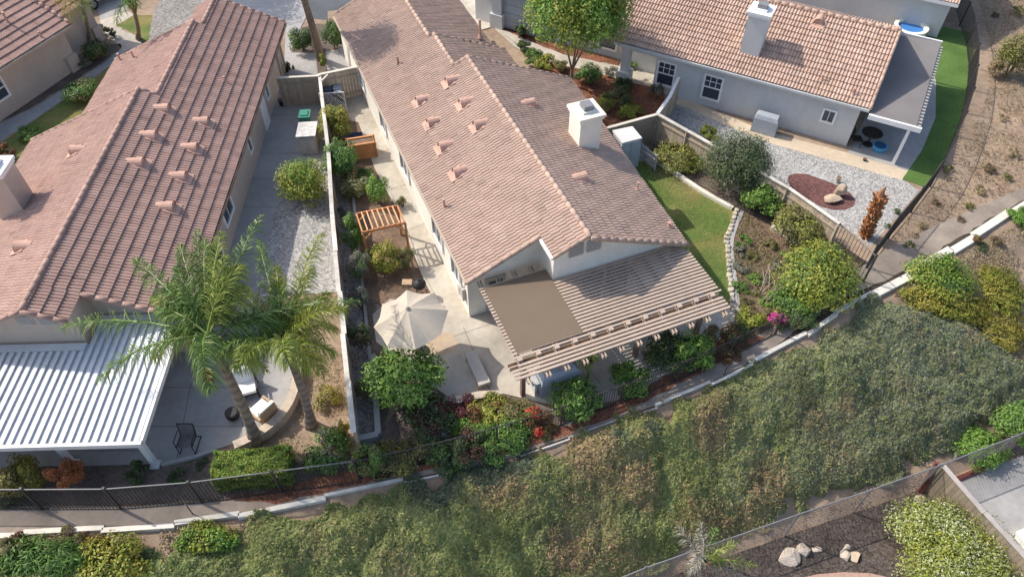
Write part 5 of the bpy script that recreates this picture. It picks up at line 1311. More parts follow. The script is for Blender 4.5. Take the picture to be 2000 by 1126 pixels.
litter('dry_grass', HILL, 60000, 'straw', 'sparse dry grass and weeds on the bare hillside', .10, 21, tall=.06)
litter('leaf_litter', HILL, 30000, 'brown', 'scattered brown debris on the bare hillside', .09, 22, tall=.02)
litter('leaf_litter', [(425, 978), (540, 958), (690, 920), (860, 885), (1010, 855), (1110, 832), (1280, 748), (1480, 655), (1492, 664), (1285, 776), (1090, 855), (860, 916), (740, 938), (540, 984)], 14000, 'rust', 'red-brown fallen leaves along the iron fence', .08, 23, tall=.02)
litter('leaf_litter', [(-40, 985), (250, 985), (430, 972), (600, 950), (600, 990), (430, 1002), (250, 1015), (-40, 1020)], 3000, 'brown', 'dry leaves on the concrete drain at lower left', .07, 24)
litter('dry_grass', [(-100, 1050), (250, 1040), (470, 1025), (560, 1010), (480, 1040), (350, 1075), (280, 1126), (240, 1200), (-100, 1200)], 16000, 'straw', 'dry grass on the dirt below the pale kerb at lower left', .10, 25, tall=.05)
litter('dry_grass', [(1740, 575), (1870, 500), (2050, 400), (2100, 700), (1990, 740), (1930, 650), (1860, 612), (1760, 588)], 40000, 'straw', 'thin dry grass on the bare dirt right of the bright green shrub', .09, 26, tall=.03)
litter('dry_grass', [(580, 690), (665, 690), (690, 860), (560, 905), (500, 862), (560, 790)], 6000, 'straw', 'thin dry grass on the tan dirt between palms and fence', .07, 27, tall=.01)
litter('leaf_litter', [(1444, 420), (1600, 492), (1640, 560), (1500, 645), (1430, 660), (1424, 540)], 9000, 'brown', 'brown twigs and leaves on the weedy soil bed', .08, 28, tall=.03)
litter('dry_grass', [(1444, 420), (1600, 492), (1640, 560), (1500, 645), (1430, 660), (1424, 540)], 12000, 'olive', 'thin green weeds over the weedy soil bed', .09, 35, tall=.05)
litter('grass', [(1195, 270), (1258, 318), (1292, 318), (1335, 348), (1440, 412), (1418, 470), (1422, 540), (1425, 600), (1395, 590), (1300, 500)], 30000, 'bright', 'short grass blades on the shaded lawn beside the cream house', .05, 29, tall=.02)
litter('leaf_litter', [(985, 70), (1050, 118), (1150, 140), (1215, 158), (1300, 170), (1290, 225), (1180, 250), (1090, 150)], 5000, 'rust', 'red mulch chips in the front garden', .08, 30)
litter('leaf_litter', [(650, 240), (700, 240), (735, 330), (775, 405), (830, 545), (868, 600), (800, 640), (738, 590), (700, 500)], 5000, 'brown', 'dry leaves on the vegetable bed soil', .07, 31)
litter('leaf_litter', [(1195, 1166), (1573, 1034), (1716, 986), (1795, 957), (1850, 985), (2020, 1190)], 9000, 'brown', 'wood chips scattered in the lower yard', .07, 32, zf=ZL)
litter('dry_grass', [(1250, 330), (1292, 322), (1340, 350), (1385, 378), (1360, 392), (1300, 365), (1268, 350)], 9000, 'straw', 'dry yellowed grass patch at the top of the lawn', .06, 33, tall=.02)
litter('leaf_litter', [(1160, 1200), (1340, 1092), (1490, 1034), (1610, 986), (1770, 926), (1840, 900), (1790, 958), (1716, 988), (1573, 1036), (1195, 1168)], 16000, 'brown', 'brown twigs and dead leaves on the dirt behind the chain-link fence', .08, 34, tall=.03)

# ------------------------------------------------------------------ small things
# arbour
ab = thing('garden_arbour', 'orange-brown wooden arbour with slatted flat top over the vegetable bed', 'arbour', A(765, 480))
c00, c10, c11, c01 = [A(p[0], p[1], 1.75) for p in ((696, 418), (776, 402), (791, 435), (708, 454))]
mb = MB()
for a, b in ((c00, c10), (c01, c11)): mb.bar(a, b, .06, .1, (.95, .8, .75))
mb.bar(c00, c01, .06, .1); mb.bar(c10, c11, .06, .1); part('frame', mb, M_CEDAR, ab)
mb = MB()
for k in range(1, 8):
    t = k/8; mb.bar(c00+(c10-c00)*t+Z1*.06, c01+(c11-c01)*t+Z1*.06, .05, .045, (1.35, 1.6, 2.0))
part('slats', mb, M_CEDAR, ab)
for c in (c00, c10, c11, c01):
    mb = MB(); g = np.array([c[0], c[1], 0]); mb.bar(g, c-Z1*.05, .09, .09, up=(0, 1, 0)); part('post', mb, M_CEDAR, ab)
mb = MB()
for c, o_ in ((c01, c11), (c11, c01), (c00, c10), (c10, c00)): 
    d = (o_-c)/np.linalg.norm(o_-c); mb = MB(); mb.bar(c-Z1*.45, c+d*.4-Z1*.06, .05, .05); part('brace', mb, M_CEDAR, ab)
# cedar planter
pl = thing('planter_box', 'tall orange cedar planter box by the side path', 'planter', A(710, 320)); 
pa, pb = A(680, 286, .9), A(731, 278, .9); d = (pb-pa); L = np.linalg.norm(d); d /= L; n = np.array([d[1], -d[0], 0]); c = (pa+pb)/2; c[2] = 0
mb = MB()
for z in range(5):
    t = rng.uniform(.85, 1.15); zz = .09+.18*z
    for s in (0, 1): mb.box(c+n*(.0 if s == 0 else -.55)+Z1*zz, d*L/2, n*.02, Z1*.085, (t, t, t))
    for s in (-1, 1): mb.box(c+d*s*(L/2-.02)-n*.275+Z1*zz, d*.02, n*.25, Z1*.085, (t*.9, t*.9, t*.9))
part('boards', mb, M_CEDAR, pl)
mb = MB(); mb.box(c-n*.275+Z1*.86, d*(L/2-.05), n*.25, Z1*.02); part('soil', mb, M_SOIL, pl)
for s in (-1, 1):
    for q in (0.02, -.57):
        mb = MB(); mb.box(c+d*s*(L/2+.03)+n*q+Z1*.47, d*.04, n*.04, Z1*.47, (.8, .75, .75)); part('corner_post', mb, M_CEDAR, pl)
mb = MB(); mb.bar(c+n*.0+Z1*.92-d*L/2, c+n*0+Z1*.92+d*L/2, .1, .03, (1.1, 1.1, 1.1)); mb.bar(c-n*.55+Z1*.92-d*L/2, c-n*.55+Z1*.92+d*L/2, .1, .03, (1.1, 1.1, 1.1)); part('rim', mb, M_CEDAR, pl)
# wheelbarrow
wbp = A(692, 272, .45); wbp[2] = 0; wr = thing('wheelbarrow', 'dark blue wheelbarrow between the lime bush and the cedar planter', 'wheelbarrow', wbp)
mb = MB(); x, y = np.array([1., .15, 0]), np.array([-.15, 1., 0])
V = [wbp+x*a*.42+y*b*.32+Z1*.62 for a, b in ((-1, -1), (1, -1), (1, 1), (-1, 1))]+[wbp+x*a*.22+y*b*.2+Z1*.3 for a, b in ((-1, -1), (1, -1), (1, 1), (-1, 1))]
mb.add(V, [(4, 5, 6, 7), (0, 1, 5, 4), (1, 2, 6, 5), (2, 3, 7, 6), (3, 0, 4, 7)]); part('tray', mb, mat('navy_metal', (.06, .10, .17), .5), wr)
mb = MB(); ring = [wbp+x*(.55+.18*math.cos(t))+Z1*(.2+.18*math.sin(t)) for t in np.linspace(0, 6.28, 15)]; mb.tube(ring, .045, 6); part('wheel', mb, M_RUBBER, wr)
mb = MB()
for s in (-1, 1): mb.tube([wbp+x*.5+y*s*.1+Z1*.2, wbp+y*s*.22+Z1*.33, wbp-x*.8+y*s*.3+Z1*.6], .022, 6); mb.tube([wbp-x*.25+y*s*.22+Z1*.4, wbp-x*.3+y*s*.24], .02, 6)
part('handle', mb, M_TANW, wr)
# bins
def bin_(px, h, w_, m, lidm, label, ang=.1):
    p = A(*px); root = thing('wheelie_bin', label, 'bin', p); mb = MB(); ca, sa = math.cos(ang), math.sin(ang); x, y = np.array([ca, sa, 0]), np.array([-sa, ca, 0])
    V = []
    for z, k in ((.05, .8), (h, 1.)): V += [p+x*a*w_*k+y*b*w_*1.15*k+Z1*z for a, b in ((-1, -1), (1, -1), (1, 1), (-1, 1))]
    mb.add(V, [(3, 2, 1, 0), (4, 5, 6, 7), (0, 1, 5, 4), (1, 2, 6, 5), (2, 3, 7, 6), (3, 0, 4, 7)]); part('body', mb, m, root)
    mb = MB(); mb.box(p+Z1*(h+.03), x*(w_+.03), y*(w_*1.15+.03), Z1*.03); mb.box(p+Z1*(h+.08), x*(w_*.7), y*(w_*.8), Z1*.025); mb.tube([p-x*w_*.8+y*(w_*1.2)+Z1*h, p+x*w_*.8+y*(w_*1.2)+Z1*h], .02, 6); part('lid', mb, lidm, root)
    for s in (-1, 1):
        mb = MB(); c = p+x*s*w_*.85+y*w_*.9+Z1*.1; mb.tube([c-x*.03, c+x*.03], .1, 10); part('wheel', mb, M_RUBBER, root)
bin_((602, 254), .95, .27, M_GREENP, M_GREENP, 'green wheelie bin behind the pale storage cabinet')
bin_((648, 206), .95, .27, M_DARK, mat('dark_blue_lid', (.10, .13, .19), .35), 'dark bin with shiny lid in the fence corner above the lattice panel')
bin_((664, 204), .95, .25, M_DARK, M_TARP, 'second dark bin with grey lid beside the fence corner bin')
# lattice panel
p = A(654, 216); lp = thing('lattice_panel', 'white crossed lattice panel standing between the bins and the lime bush', 'lattice panel', p)
mb = MB(); x = np.array([1., .1, 0]); W_, H_ = .62, 1.0
for k in range(-6, 13):
    for sg in (1, -1):
        a0, a1 = k*.12-.6, k*.12-.6+sg*1.0
        pts = []
        for t in np.linspace(0, 1, 21):
            xx = a0+(a1-a0)*t
            if abs(xx) <= W_: pts.append(p+x*xx+Z1*(.05+H_*t))
        if len(pts) > 1: mb.bar(pts[0]+np.array([0, -.006*sg, 0]), pts[-1]+np.array([0, -.006*sg, 0]), .012, .035, up=(0, 1, 0))
part('laths', mb, M_WHITE, lp)
mb = MB(); mb.bar(p-x*W_+Z1*1.08, p+x*W_+Z1*1.08, .05, .05); mb.bar(p-x*W_+Z1*.05, p+x*W_+Z1*.05, .05, .05)
for s in (-1, 1): mb.bar(p+x*s*W_, p+x*s*W_+Z1*1.1, .05, .05, up=(0, 1, 0))
part('frame', mb, M_WHITE, lp)
# storage cabinet
p = A(606, 300); sc_ = thing('storage_cabinet', 'pale grey storage cabinet with slightly tilted lid beside the white-capped fence', 'cabinet', p)
x, y = np.array([.99, .1, 0]), np.array([-.1, .99, 0]); c = p+y*.55
mb = MB(); mb.box(c+Z1*.5, x*.42, y*.62, Z1*.5); part('body', mb, M_PLAST, sc_)
mb = MB(); V = [c+x*a*.47+y*b*.68+Z1*(1.03-.06*b) for a, b in ((-1, -1), (1, -1), (1, 1), (-1, 1))]; V += [v+Z1*.05 for v in V]; mb.add(V, [(3, 2, 1, 0), (4, 5, 6, 7), (0, 1, 5, 4), (1, 2, 6, 5), (2, 3, 7, 6), (3, 0, 4, 7)]); part('lid', mb, mat('pale_lid', (.58, .56, .53), .6), sc_)
for s in (-.2, .2):
    mb = MB(); mb.box(c-y*.635+x*s+Z1*.48, x*.19, y*.012, Z1*.42); part('door', mb, M_PLAST, sc_)
# pot by the left house gate
def pot(px, r, h, m, label, plant=None, name='plant_pot', cat='pot'):
    p = T(*px); root = thing(name, label, cat, p); mb = MB(); mb.tube([p, p+Z1*h*.9, p+Z1*h], [r*.7, r, r*1.08], 12); part('pot', mb, m, root)
    mb = MB(); mb.tube([p+Z1*(h-.005), p+Z1*(h+.008)], [r*.95, r*.93], 12); part('soil', mb, M_SOIL, root)
    if plant: SEED[0] += 1; part('foliage', leaf_cloud(p+Z1*(h+r*.9), (r*1.3, r*1.3, r*1.2), .07, plant, SEED[0], zmin=h), M_LEAF, root)
pot((553, 206), .2, .35, M_DARK, 'small black pot by the door of the beige house')
# shed
SHc = [A(p[0], p[1], 1.75) for p in ((1196, 256), (1235, 248), (1254, 271), (1215, 281))]
base = sum(SHc)/4; base[2] = 0; sh = thing('garden_shed', 'small grey-blue shed with pale roof in the fence corner right of the white chimney', 'shed', base)
cc = [np.array([p[0], p[1], 0]) for p in SHc]; ctr = sum(cc)/4
mb = MB(); mb.prism([(ctr+(q-ctr)*.92)[:2] for q in cc], 0, 1.7); part('walls', mb, mat('shed_panel', (.42, .46, .48), .6, 4, .05, .8, .06), sh)
mb = MB(); mb.prism([q[:2] for q in cc], 1.71, 1.8); part('roof', mb, mat('shed_roof', (.62, .60, .58), .7, 12, .08, .8, .06), sh)
fd = (cc[2]-cc[3]); mb = MB(); m_ = ctr+((cc[2]+cc[3])/2-ctr)*.92; dd = fd/np.linalg.norm(fd); nn = np.array([dd[1], -dd[0], 0])
for s in (-1, 1): mb.box(m_+dd*s*.28+nn*.015+Z1*.82, dd*.26, nn*.012, Z1*.75)
part('door', mb, M_TARP, sh)
mb = MB(); a = A(1255, 285, .9); b = A(1283, 306, .9)
for k in range(3): mb.bar(np.array([a[0], a[1], .25+k*.3]), np.array([b[0], b[1], .25+k*.3]), .03, .2)
for q in (a, b): mb.bar(np.array([q[0], q[1], 0]), np.array([q[0], q[1], 1.0]), .07, .07, up=(0, 1, 0))
solo('low_screen', mb, M_PLAST, 'low grey slatted screen beside the small shed at the lawn corner', 'screen', (a[0], a[1], 0))
# umbrella
um = thing('patio_umbrella', 'cream octagonal umbrella open over the middle patio', 'umbrella', A(815, 690)); 
top = A(796, 602, 2.75); tilt = np.array([-.10, -.05, 1.]); tilt /= np.linalg.norm(tilt)
e1 = np.cross(tilt, [0, 1., 0]); e1 /= np.linalg.norm(e1); e2 = np.cross(tilt, e1)
mb = MB(); ns = 8; Rr = 1.38; V = []
nrad = 6
for i in range(ns):
    for j in range(4):
        a = 2*math.pi*(i+j/4)/ns+.2; sc = 1-.11*math.sin(math.pi*j/4)
        for k in range(nrad+1):
            f = k/nrad; V.append(top+(e1*math.cos(a)+e2*math.sin(a))*Rr*f*(1-(1-sc)*f)-tilt*(.62*f**1.15+.10*f*math.sin(math.pi*j/4)))
nn_ = nrad+1; M_ = ns*4; Fs = []
for i in range(M_):
    for k in range(nrad): Fs.append((i*nn_+k, i*nn_+k+1, ((i+1) % M_)*nn_+k+1, ((i+1) % M_)*nn_+k))
mb.add(V, Fs); cn = part('canopy', mb, M_CANVAS, um)
mb = MB(); foot = np.array([top[0]+.28, top[1]+.14, 0]); mb.tube([foot, top+Z1*.03], .028, 8); part('pole', mb, M_DARK, um)
mb = MB(); mb.tube([top-tilt*.02, top+tilt*.1], [.09, .03], 8); part('finial', mb, M_CANVAS, um)
for i in range(ns):
    a = 2*math.pi*i/ns+.2; mb = MB(); mb.tube([top-tilt*.06, top+(e1*math.cos(a)+e2*math.sin(a))*Rr*.99-tilt*.66], .012, 5); part('rib', mb, M_DARK, um)
mb = MB(); mb.tube([foot, foot+Z1*.1], [.3, .26], 16); part('base', mb, M_DARK, um)
pb_ = thing('patio_bench', 'long pale padded bench partly in the umbrella shadow on the middle patio', 'bench', A(946, 725))
q = [A(u, v, .42) for u, v in ((908, 690), (929, 682), (958, 744), (934, 753))]; cq = sum(q)/4; ea = (q[2]-q[1])/2; eb = (q[1]-q[0])/2; ea[2] = eb[2] = 0
eb = eb-ea*(eb@ea)/(ea@ea); mb = MB(); mb.box(cq-Z1*.05, ea, eb, Z1*.05); part('cushion', mb, mat('oat_cushion', (.46, .42, .37), .9, 5, .06, .8, .06), pb_)
mb = MB(); mb.box(cq-Z1*.125, ea*.98, eb*.96, Z1*.022); part('frame', mb, M_TANW, pb_)
for sx in (-1, 1):
    for sy in (-1, 1):
        mb = MB(); g_ = cq+ea*.9*sx+eb*.85*sy; mb.box([g_[0], g_[1], .14], (.03, 0, 0), (0, .03, 0), Z1*.135); part('leg', mb, M_TANW, pb_)
# smoker / barbecue near umbrella
def kettle(px, label):
    p = A(*px); root = thing('kettle_grill', label, 'grill', p); c = p+Z1*.75; mb = MB()
    mb.tube([c+Z1*z for z in (-.24, -.18, -.08, 0)], [.08, .19, .26, .28], 14); part('bowl', mb, M_DARK, root)
    mb = MB(); mb.tube([c+Z1*z for z in (.01, .08, .16, .2)], [.285, .25, .15, .04], 14); mb.tube([c+Z1*.2, c+Z1*.25], .03, 6); part('lid', mb, M_DARK, root)
    for k in range(3):
        a = k*2.094; mb = MB(); mb.tube([c+np.array([math.cos(a)*.2, math.sin(a)*.2, -.12]), p+np.array([math.cos(a)*.3, math.sin(a)*.3, 0])], .015, 5); part('leg', mb, M_DARK, root)
    mb = MB(); mb.box(c+np.array([-.5, .1, 0]), (.2, 0, 0), (0, .15, 0), Z1*.015); mb.tube([c+np.array([-.25, 0, -.02]), c+np.array([-.7, .1, -.02])], .012, 5); part('side_shelf', mb, M_TANW, root)
kettle((822, 578), 'black kettle grill on the soil just above the cream umbrella')
# covered barbecue under lattice
p = A(1095, 765); gr = thing('covered_grill', 'long grill under a grey-blue cover at the edge of the slatted patio cover', 'grill', p)
x, y = CF.w, -CF.u; c = p+y*.35
mb = MB(); V = []
for z, hx, hy in ((.05, .8, .36), (.75, .8, .36), (.95, .72, .30), (1.08, .6, .18)): V += [c+x*a*hx+y*b*hy+Z1*z for a, b in ((-1, -1), (1, -1), (1, 1), (-1, 1))]
Fs = [(12, 13, 14, 15)]
for k in range(3): Fs += [(k*4+i, k*4+(i+1) % 4, k*4+4+(i+1) % 4, k*4+4+i) for i in range(4)]
mb.add(V, Fs); part('cover', mb, M_TARP, gr)
mb = MB(); mb.box(c-x*.95+Z1*.85, x*.14, y*.25, Z1*.02); mb.box(c-x*.95+Z1*.42, x*.03, y*.2, Z1*.42); part('side_shelf', mb, mat('pale_metal', (.62, .64, .66), .4, metal=.3), gr)
mb = MB()
for a in (-1, 1): mb.tube([c+x*a*.6-y*.37+Z1*.05, c+x*a*.6-y*.37], .06, 8)
part('wheel', mb, M_RUBBER, gr)
# loungers & chairs in the left patio
def lounge(px, ang, label, cm, fm, back=True):
    p = A(*px); root = thing('lounge_chair', label, 'chair', p); x = np.array([math.cos(ang), math.sin(ang), 0]); y = np.array([-x[1], x[0], 0])
    mb = MB(); mb.box(p+Z1*.3, x*.36, y*.38, Z1*.03)
    for s in (-1, 1): mb.box(p+x*s*.37+Z1*.52, x*.035, y*.36, Z1*.03)
    mb.box(p+y*.38+Z1*.55, x*.34, y*.035, Z1*.3); part('frame', mb, fm, root)
    for sx in (-1, 1):
        for sy in (-1, 1):
            q = MB(); q.box(p+x*sx*.34+y*sy*.34+Z1*.25, x*.03, y*.03, Z1*.25); part('leg', q, fm, root)
    mb = MB(); mb.box(p-y*.03+Z1*.39, x*.31, y*.33, Z1*.07); part('seat_cushion', mb, cm, root)
    mb = MB(); c = p+y*.3+Z1*.72; mb.box(c, x*.31, y*.07+Z1*.02, Z1*.28+y*.1); part('back_cushion', mb, cm, root)
lounge((487, 765), .35, 'dark-framed patio chair with bright white cushions, left of the second palm trunk', M_CLOTH_W, M_DARK)
lounge((518, 812), -2.2, 'brown wicker patio chair with one white cushion by the curved seat wall', M_CLOTH_W, M_TANW)
p = A(412, 745); rc_ = thing('toddler_chair', 'small red plastic chair on the grey patio left of the palm trunk', 'chair', p)
mb = MB(); mb.box(p+Z1*.26, (.17, .05, 0), (-.05, .15, 0), Z1*.02); part('seat', mb, M_RED, rc_)
mb = MB(); mb.box(p+np.array([-.05, .16, .42]), (.17, .05, 0), (-.01, .02, 0), Z1*.16); part('backrest', mb, M_RED, rc_)
for sx in (-1, 1):
    for sy in (-1, 1): mb = MB(); mb.tube([p+np.array([sx*.14, sy*.12, .26]), p+np.array([sx*.17, sy*.15, 0])], .015, 5); part('leg', mb, M_RED, rc_)
# sling chair
p = A(372, 872); sc2 = thing('sling_chair', 'black metal cantilever chair with open sled base on the grey patio', 'chair', p)
mb = MB()
for s in (-1, 1):
    o = np.array([s*.27, 0, 0]); mb.tube([p+o+np.array([0, .35, .95]), p+o+np.array([0, .22, .42]), p+o+np.array([0, -.28, .44]), p+o+np.array([0, -.3, .03]), p+o+np.array([0, .4, .03])], .02, 6)
    mb.tube([p+o+np.array([s*.04, .25, .66]), p+o+np.array([s*.04, -.2, .66]), p+o+np.array([0, -.28, .44])], .018, 6)
mb.tube([p+np.array([-.27, .4, .03]), p+np.array([.27, .4, .03])], .02, 6); mb.tube([p+np.array([-.27, .35, .95]), p+np.array([.27, .35, .95])], .02, 6); part('frame', mb, M_DARK, sc2)
mb = MB(); mb.box(p+np.array([0, -.03, .435]), (.25, 0, 0), (0, .25, 0), Z1*.008); part('seat', mb, mat('grey_mesh', (.16, .15, .15), .8), sc2)
mb = MB(); mb.box(p+np.array([0, .285, .68]), (.25, 0, 0), (0, .065, .26), np.array([0, -.008, .002])); part('backrest', mb, mat('grey_mesh', (.16, .15, .15), .8), sc2)
p = A(458, 816); mb = MB(); mb.tube([p+Z1*z for z in (0, .1, .25, .4, .42)], [.1, .2, .25, .24, .2], 14); solo('fire_bowl', mb, M_DARK, 'round dark bowl planter left of the palm trunk', 'bowl', p)
# boulders
def boulder(px, size, label, seed, z=None, m=None, rot=0., grp=None):
    p = A(px[0], px[1], z) if z is not None else T(*px); V, Fl = rock_mesh(size, seed, sub=3); ca, sa = math.cos(rot), math.sin(rot)
    V = np.stack([V[:, 0]*ca-V[:, 1]*sa, V[:, 0]*sa+V[:, 1]*ca, V[:, 2]], 1)
    V = V+p+Z1*size[2]*.55; solo('boulder', (V, Fl, [(1, 1, 1)]*len(Fl)), m or M_BOULD, label, 'boulder', p, grp)
boulder((1622, 392), (.5, .3, .2), 'flat tan boulder lying on the maroon lava rock bed', 1, rot=-.1)
boulder((1638, 382), (.3, .24, .46), 'upright tan boulder on the maroon lava rock bed', 2)
GB = mat('pale_boulder', (.50, .42, .34), .9, 4., .18, 1., .15, .5, 14)
boulder((1538, 1086), (.46, .42, .26), 'largest pale boulder in the lower yard, leftmost by the chain-link fence', 3, ZL, GB)
boulder((1570, 1078), (.32, .30, .24), 'middle pale boulder touching the largest one in the lower yard', 4, ZL, GB)
boulder((1595, 1073), (.25, .16, .13), 'small flat pale stone right of the touching boulders', 5, ZL, GB)
boulder((1652, 1070), (.22, .17, .13), 'small square pale stone behind the pair near the brick edge', 6, ZL, GB)
boulder((1648, 1088), (.25, .23, .19), 'left stone of the pair near the brick edge', 7, ZL, GB)
boulder((1668, 1090), (.26, .22, .21), 'right brownish stone of the pair near the brick edge', 8, ZL, M_BOULD)
boulder((1797, 980), (.27, .26, .2), 'lone pale stone below the red fence brace', 9, ZL, GB)
# brick edge arc at the bottom
mb = MB(); pts = [A(u, v, ZL+.12) for u, v in ((1560, 1136), (1600, 1127), (1650, 1123), (1700, 1125), (1740, 1134), (1780, 1150))]
for a, b in zip(pts, pts[1:]): mb.bar(a-Z1*.06, b-Z1*.06, .24, .14)
solo('brick_edging', mb, mat('pink_brick', (.42, .27, .21), .9, 8, .15, 1, .1), 'curved pinkish brick edge at the bottom of the lower yard', 'garden edging', pts[0]-Z1*.12)
# lower right pool/spa
p = A(1990, 1050, ZL+.3); mb = MB(); q = [A(u, v, ZL) for u, v in ((1975, 1045), (2060, 1010), (2140, 1120), (2060, 1160))]
mb.prism([k[:2] for k in q], ZL+.01, ZL+.35); sp_ = thing('spa', 'white-sided spa cut off at the lower right edge', 'spa', (q[0][0], q[0][1], ZL)); part('shell', mb, M_WHITE, sp_)
cq = sum(q)/4; mb = MB(); mb.prism([(cq+(k-cq)*.8)[:2] for k in q], ZL+.352, ZL+.37); part('water', mb, mat('spa_water', (.45, .55, .62), .1), sp_)
# pool at the right house
p = A(1780, 58, .0); pc = A(1780, 52, .6); pc[2] = 0; po = thing('round_pool', 'round above-ground pool with white rim on the bright lawn', 'pool', pc)
n = 28; ro, ri = .92, .74
mb = MB(); V = []
for z, r_2 in ((0, ro), (.6, ro), (.64, ro+.05), (.64, ri), (.3, ri)): V += [pc+np.array([math.cos(t)*r_2, math.sin(t)*r_2, z]) for t in np.linspace(0, 2*math.pi, n, endpoint=False)]
Fs = []
for k in range(4): Fs += [(k*n+i, k*n+(i+1) % n, (k+1)*n+(i+1) % n, (k+1)*n+i) for i in range(n)]
mb.add(V, Fs); part('wall', mb, mat('cream_vinyl', (.80, .78, .66), .4, 4, .02, .8, .03), po, smooth=False)
mb = MB(); mb.add([pc+np.array([math.cos(t)*ri, math.sin(t)*ri, .47]) for t in np.linspace(0, 2*math.pi, n, endpoint=False)], [tuple(range(n))]); part('water', mb, M_BLUE, po)
# right house patio things
p = A(1488, 262); hb2 = thing('covered_grill', 'grey covered grill standing against the grey house wall in the gravel yard', 'grill', p); x, y = RF.u, RF.w; c = p+y*.3
mb = MB(); V = []
for z, hx, hy in ((.02, .62, .32), (.8, .6, .3), (.98, .52, .22)): V += [c+x*a*hx+y*b*hy+Z1*z for a, b in ((-1, -1), (1, -1), (1, 1), (-1, 1))]
mb.add(V, [(8, 9, 10, 11)]+[(k*4+i, k*4+(i+1) % 4, k*4+4+(i+1) % 4, k*4+4+i) for k in range(2) for i in range(4)]); part('cover', mb, M_TARP, hb2)
p = A(1694, 282); tb = thing('round_table', 'dark round table under the grey patio cover', 'table', p); mb = MB(); mb.tube([p+Z1*.7, p+Z1*.73], .5, 18); part('tabletop', mb, M_DARK, tb); mb = MB(); mb.tube([p, p+Z1*.7], .04, 8); mb.tube([p, p+Z1*.03], .26, 12); part('pedestal', mb, M_DARK, tb)
p = A(1715, 294); mb = MB(); mb.tube([p+Z1*z for z in (0, .15, .3, .32)], [.26, .33, .38, .36], 8); bp = thing('toy_tub', 'light blue plastic tub beside the dark round table', 'tub', p); part('body', mb, M_BLUEP, bp); mb = MB(); mb.tube([p+Z1*.322, p+Z1*.33], .3, 8); part('water', mb, mat('tub_water', (.03, .10, .2), .1), bp)
p = A(1668, 285); ch_ = thing('patio_chair', 'dark metal chair at the open end of the grey house', 'chair', p); mb = MB(); mb.box(p+Z1*.45, (.24, 0, 0), (0, .24, 0), Z1*.02); part('seat', mb, M_DARK, ch_); mb = MB(); mb.box(p+np.array([-.2, .12, .72]), (.05, .2, 0), (.01, 0, 0), Z1*.25); part('backrest', mb, M_DARK, ch_)
for sx in (-1, 1):
    for sy in (-1, 1): mb = MB(); mb.tube([p+np.array([sx*.2, sy*.2, 0]), p+np.array([sx*.2, sy*.2, .45])], .016, 5); part('leg', mb, M_DARK, ch_)
pot((1688, 314), .09, .12, M_DARK, 'tiny dark garden ornament on the tan path edge', None, 'garden_ornament', 'ornament')
pot((1635, 356), .12, .3, M_STONE, 'small grey lantern ornament behind the upright boulder', None, 'garden_ornament', 'ornament')
S(1752, 412, 8, 6, 'dark', 'small dark plant on the gravel by the curved iron fence', dens=.6, stems=False)
S(1732, 440, 7, 5, 'dark', 'tiny dark plant on the gravel right of the palm stump', dens=.6, stems=False)
# marker stakes along the kerb
for u, v in ((378, 1005), (1412, 738)):
    p = T(u, v); mb = MB(); mb.tube([p, p+Z1*.75], .018, 6); mb.tube([p+Z1*.75, p+Z1*.8], .035, 6)
    solo('marker_stake', mb, M_IRON, 'thin dark stake standing at the pale kerb, '+('left one above the yellow-green shrub' if u < 1000 else 'right one below the patio cover'), 'stake', p)
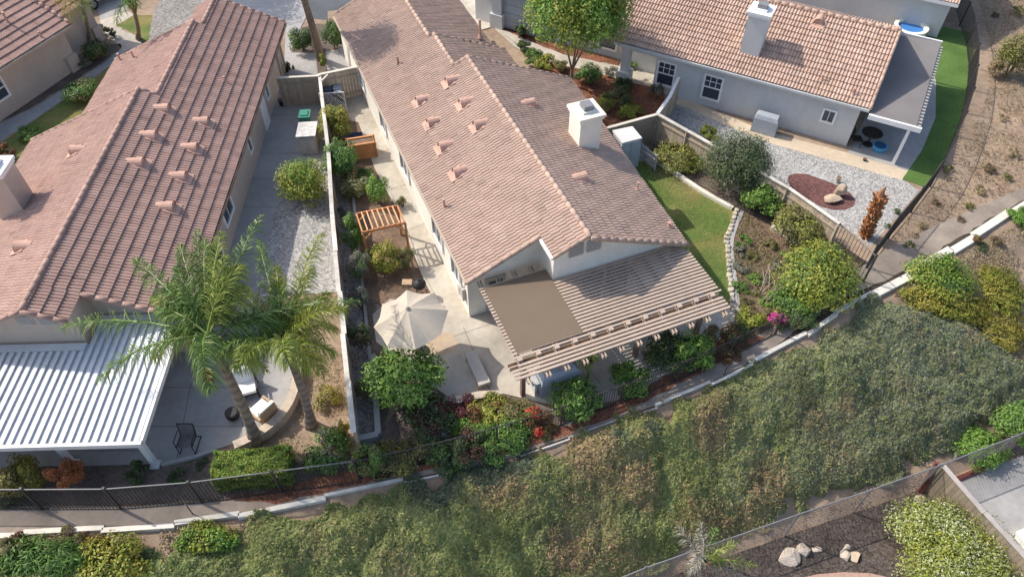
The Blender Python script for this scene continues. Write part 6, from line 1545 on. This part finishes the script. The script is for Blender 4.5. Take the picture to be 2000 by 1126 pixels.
# parked car clipped by the top edge
p = A(205, -6); car = thing('parked_car', 'silver car parked on the driveway at the top edge', 'car', p); d = np.array([.55, .83, 0]); d /= np.linalg.norm(d); n = np.array([-d[1], d[0], 0])
mb = MB(); prof = [(-2.1, .35), (-2.15, .75), (-1.9, .95), (-1.1, 1.0), (-.5, 1.42), (.9, 1.45), (1.6, 1.02), (2.1, .9), (2.15, .4)]
V = [p+d*a+n*.85*s*(1 if z < 1.05 else .78)+Z1*z for s in (-1, 1) for a, z in prof]; k = len(prof)
mb.add(V, [tuple(range(k)), tuple(range(2*k-1, k-1, -1))]+[(i, i+k, (i+1) % k+k, (i+1) % k) for i in range(k)]); part('body', mb, M_CARP, car)
for a in (-1.35, 1.35):
    for s in (-1, 1):
        mb = MB(); c = p+d*a+n*s*.8+Z1*.33; mb.tube([c-n*.12, c+n*.12], .33, 16); wl_ = part('wheel', mb, M_RUBBER, car); mb = MB(); mb.tube([c+n*s*.1, c+n*s*.13], .2, 12); part('rim', mb, M_GALV, wl_)
mb = MB()
for s in (-1, 1): mb.add([p+d*a+n*s*.86*(.82+.0*z)+Z1*z for a, z in ((-.95, 1.05), (-.5, 1.36), (.85, 1.38), (1.4, 1.05))], [(0, 1, 2, 3)])
part('window', mb, M_GLASS, car)

# ------------------------------------------------------------------ light, sky, camera
EL = R(45); AZ = R(-24)
to_sun = Vector((-math.cos(AZ)*math.cos(EL), -math.sin(AZ)*math.cos(EL), math.sin(EL)))
sd = bpy.data.lights.new('sun', 'SUN'); sd.energy = 3.15; sd.angle = R(.6); sd.color = (1, .93, .82)
so = bpy.data.objects.new('sun', sd); COL.objects.link(so); so.rotation_euler = (-to_sun).to_track_quat('-Z', 'Y').to_euler()
so.location = (0, 0, 40)
wd = bpy.data.worlds.new('World'); SC.world = wd; wd.use_nodes = True
nt = wd.node_tree; bg = nt.nodes['Background']; sk = nt.nodes.new('ShaderNodeTexSky'); sk.sky_type = 'NISHITA'; sk.sun_disc = False; sk.dust_density = 2.2; sk.ozone_density = .85
sk.sun_elevation = EL; sk.sun_rotation = math.atan2(to_sun.x, to_sun.y)
nt.links.new(sk.outputs[0], bg.inputs[0]); bg.inputs[1].default_value = .15
cd = bpy.data.cameras.new('camera'); cd.sensor_width = 36; cd.lens = 36*F_PX/2000; cd.clip_end = 1500; cd.clip_start = .1
co = bpy.data.objects.new('camera', cd); COL.objects.link(co); co.location = (0, 0, HC); co.rotation_euler = (math.pi/2-TH, 0, 0)
SC.camera = co
SC.view_settings.view_transform = 'Standard'; SC.view_settings.look = 'None'; SC.view_settings.exposure = 0.58; SC.view_settings.gamma = 1
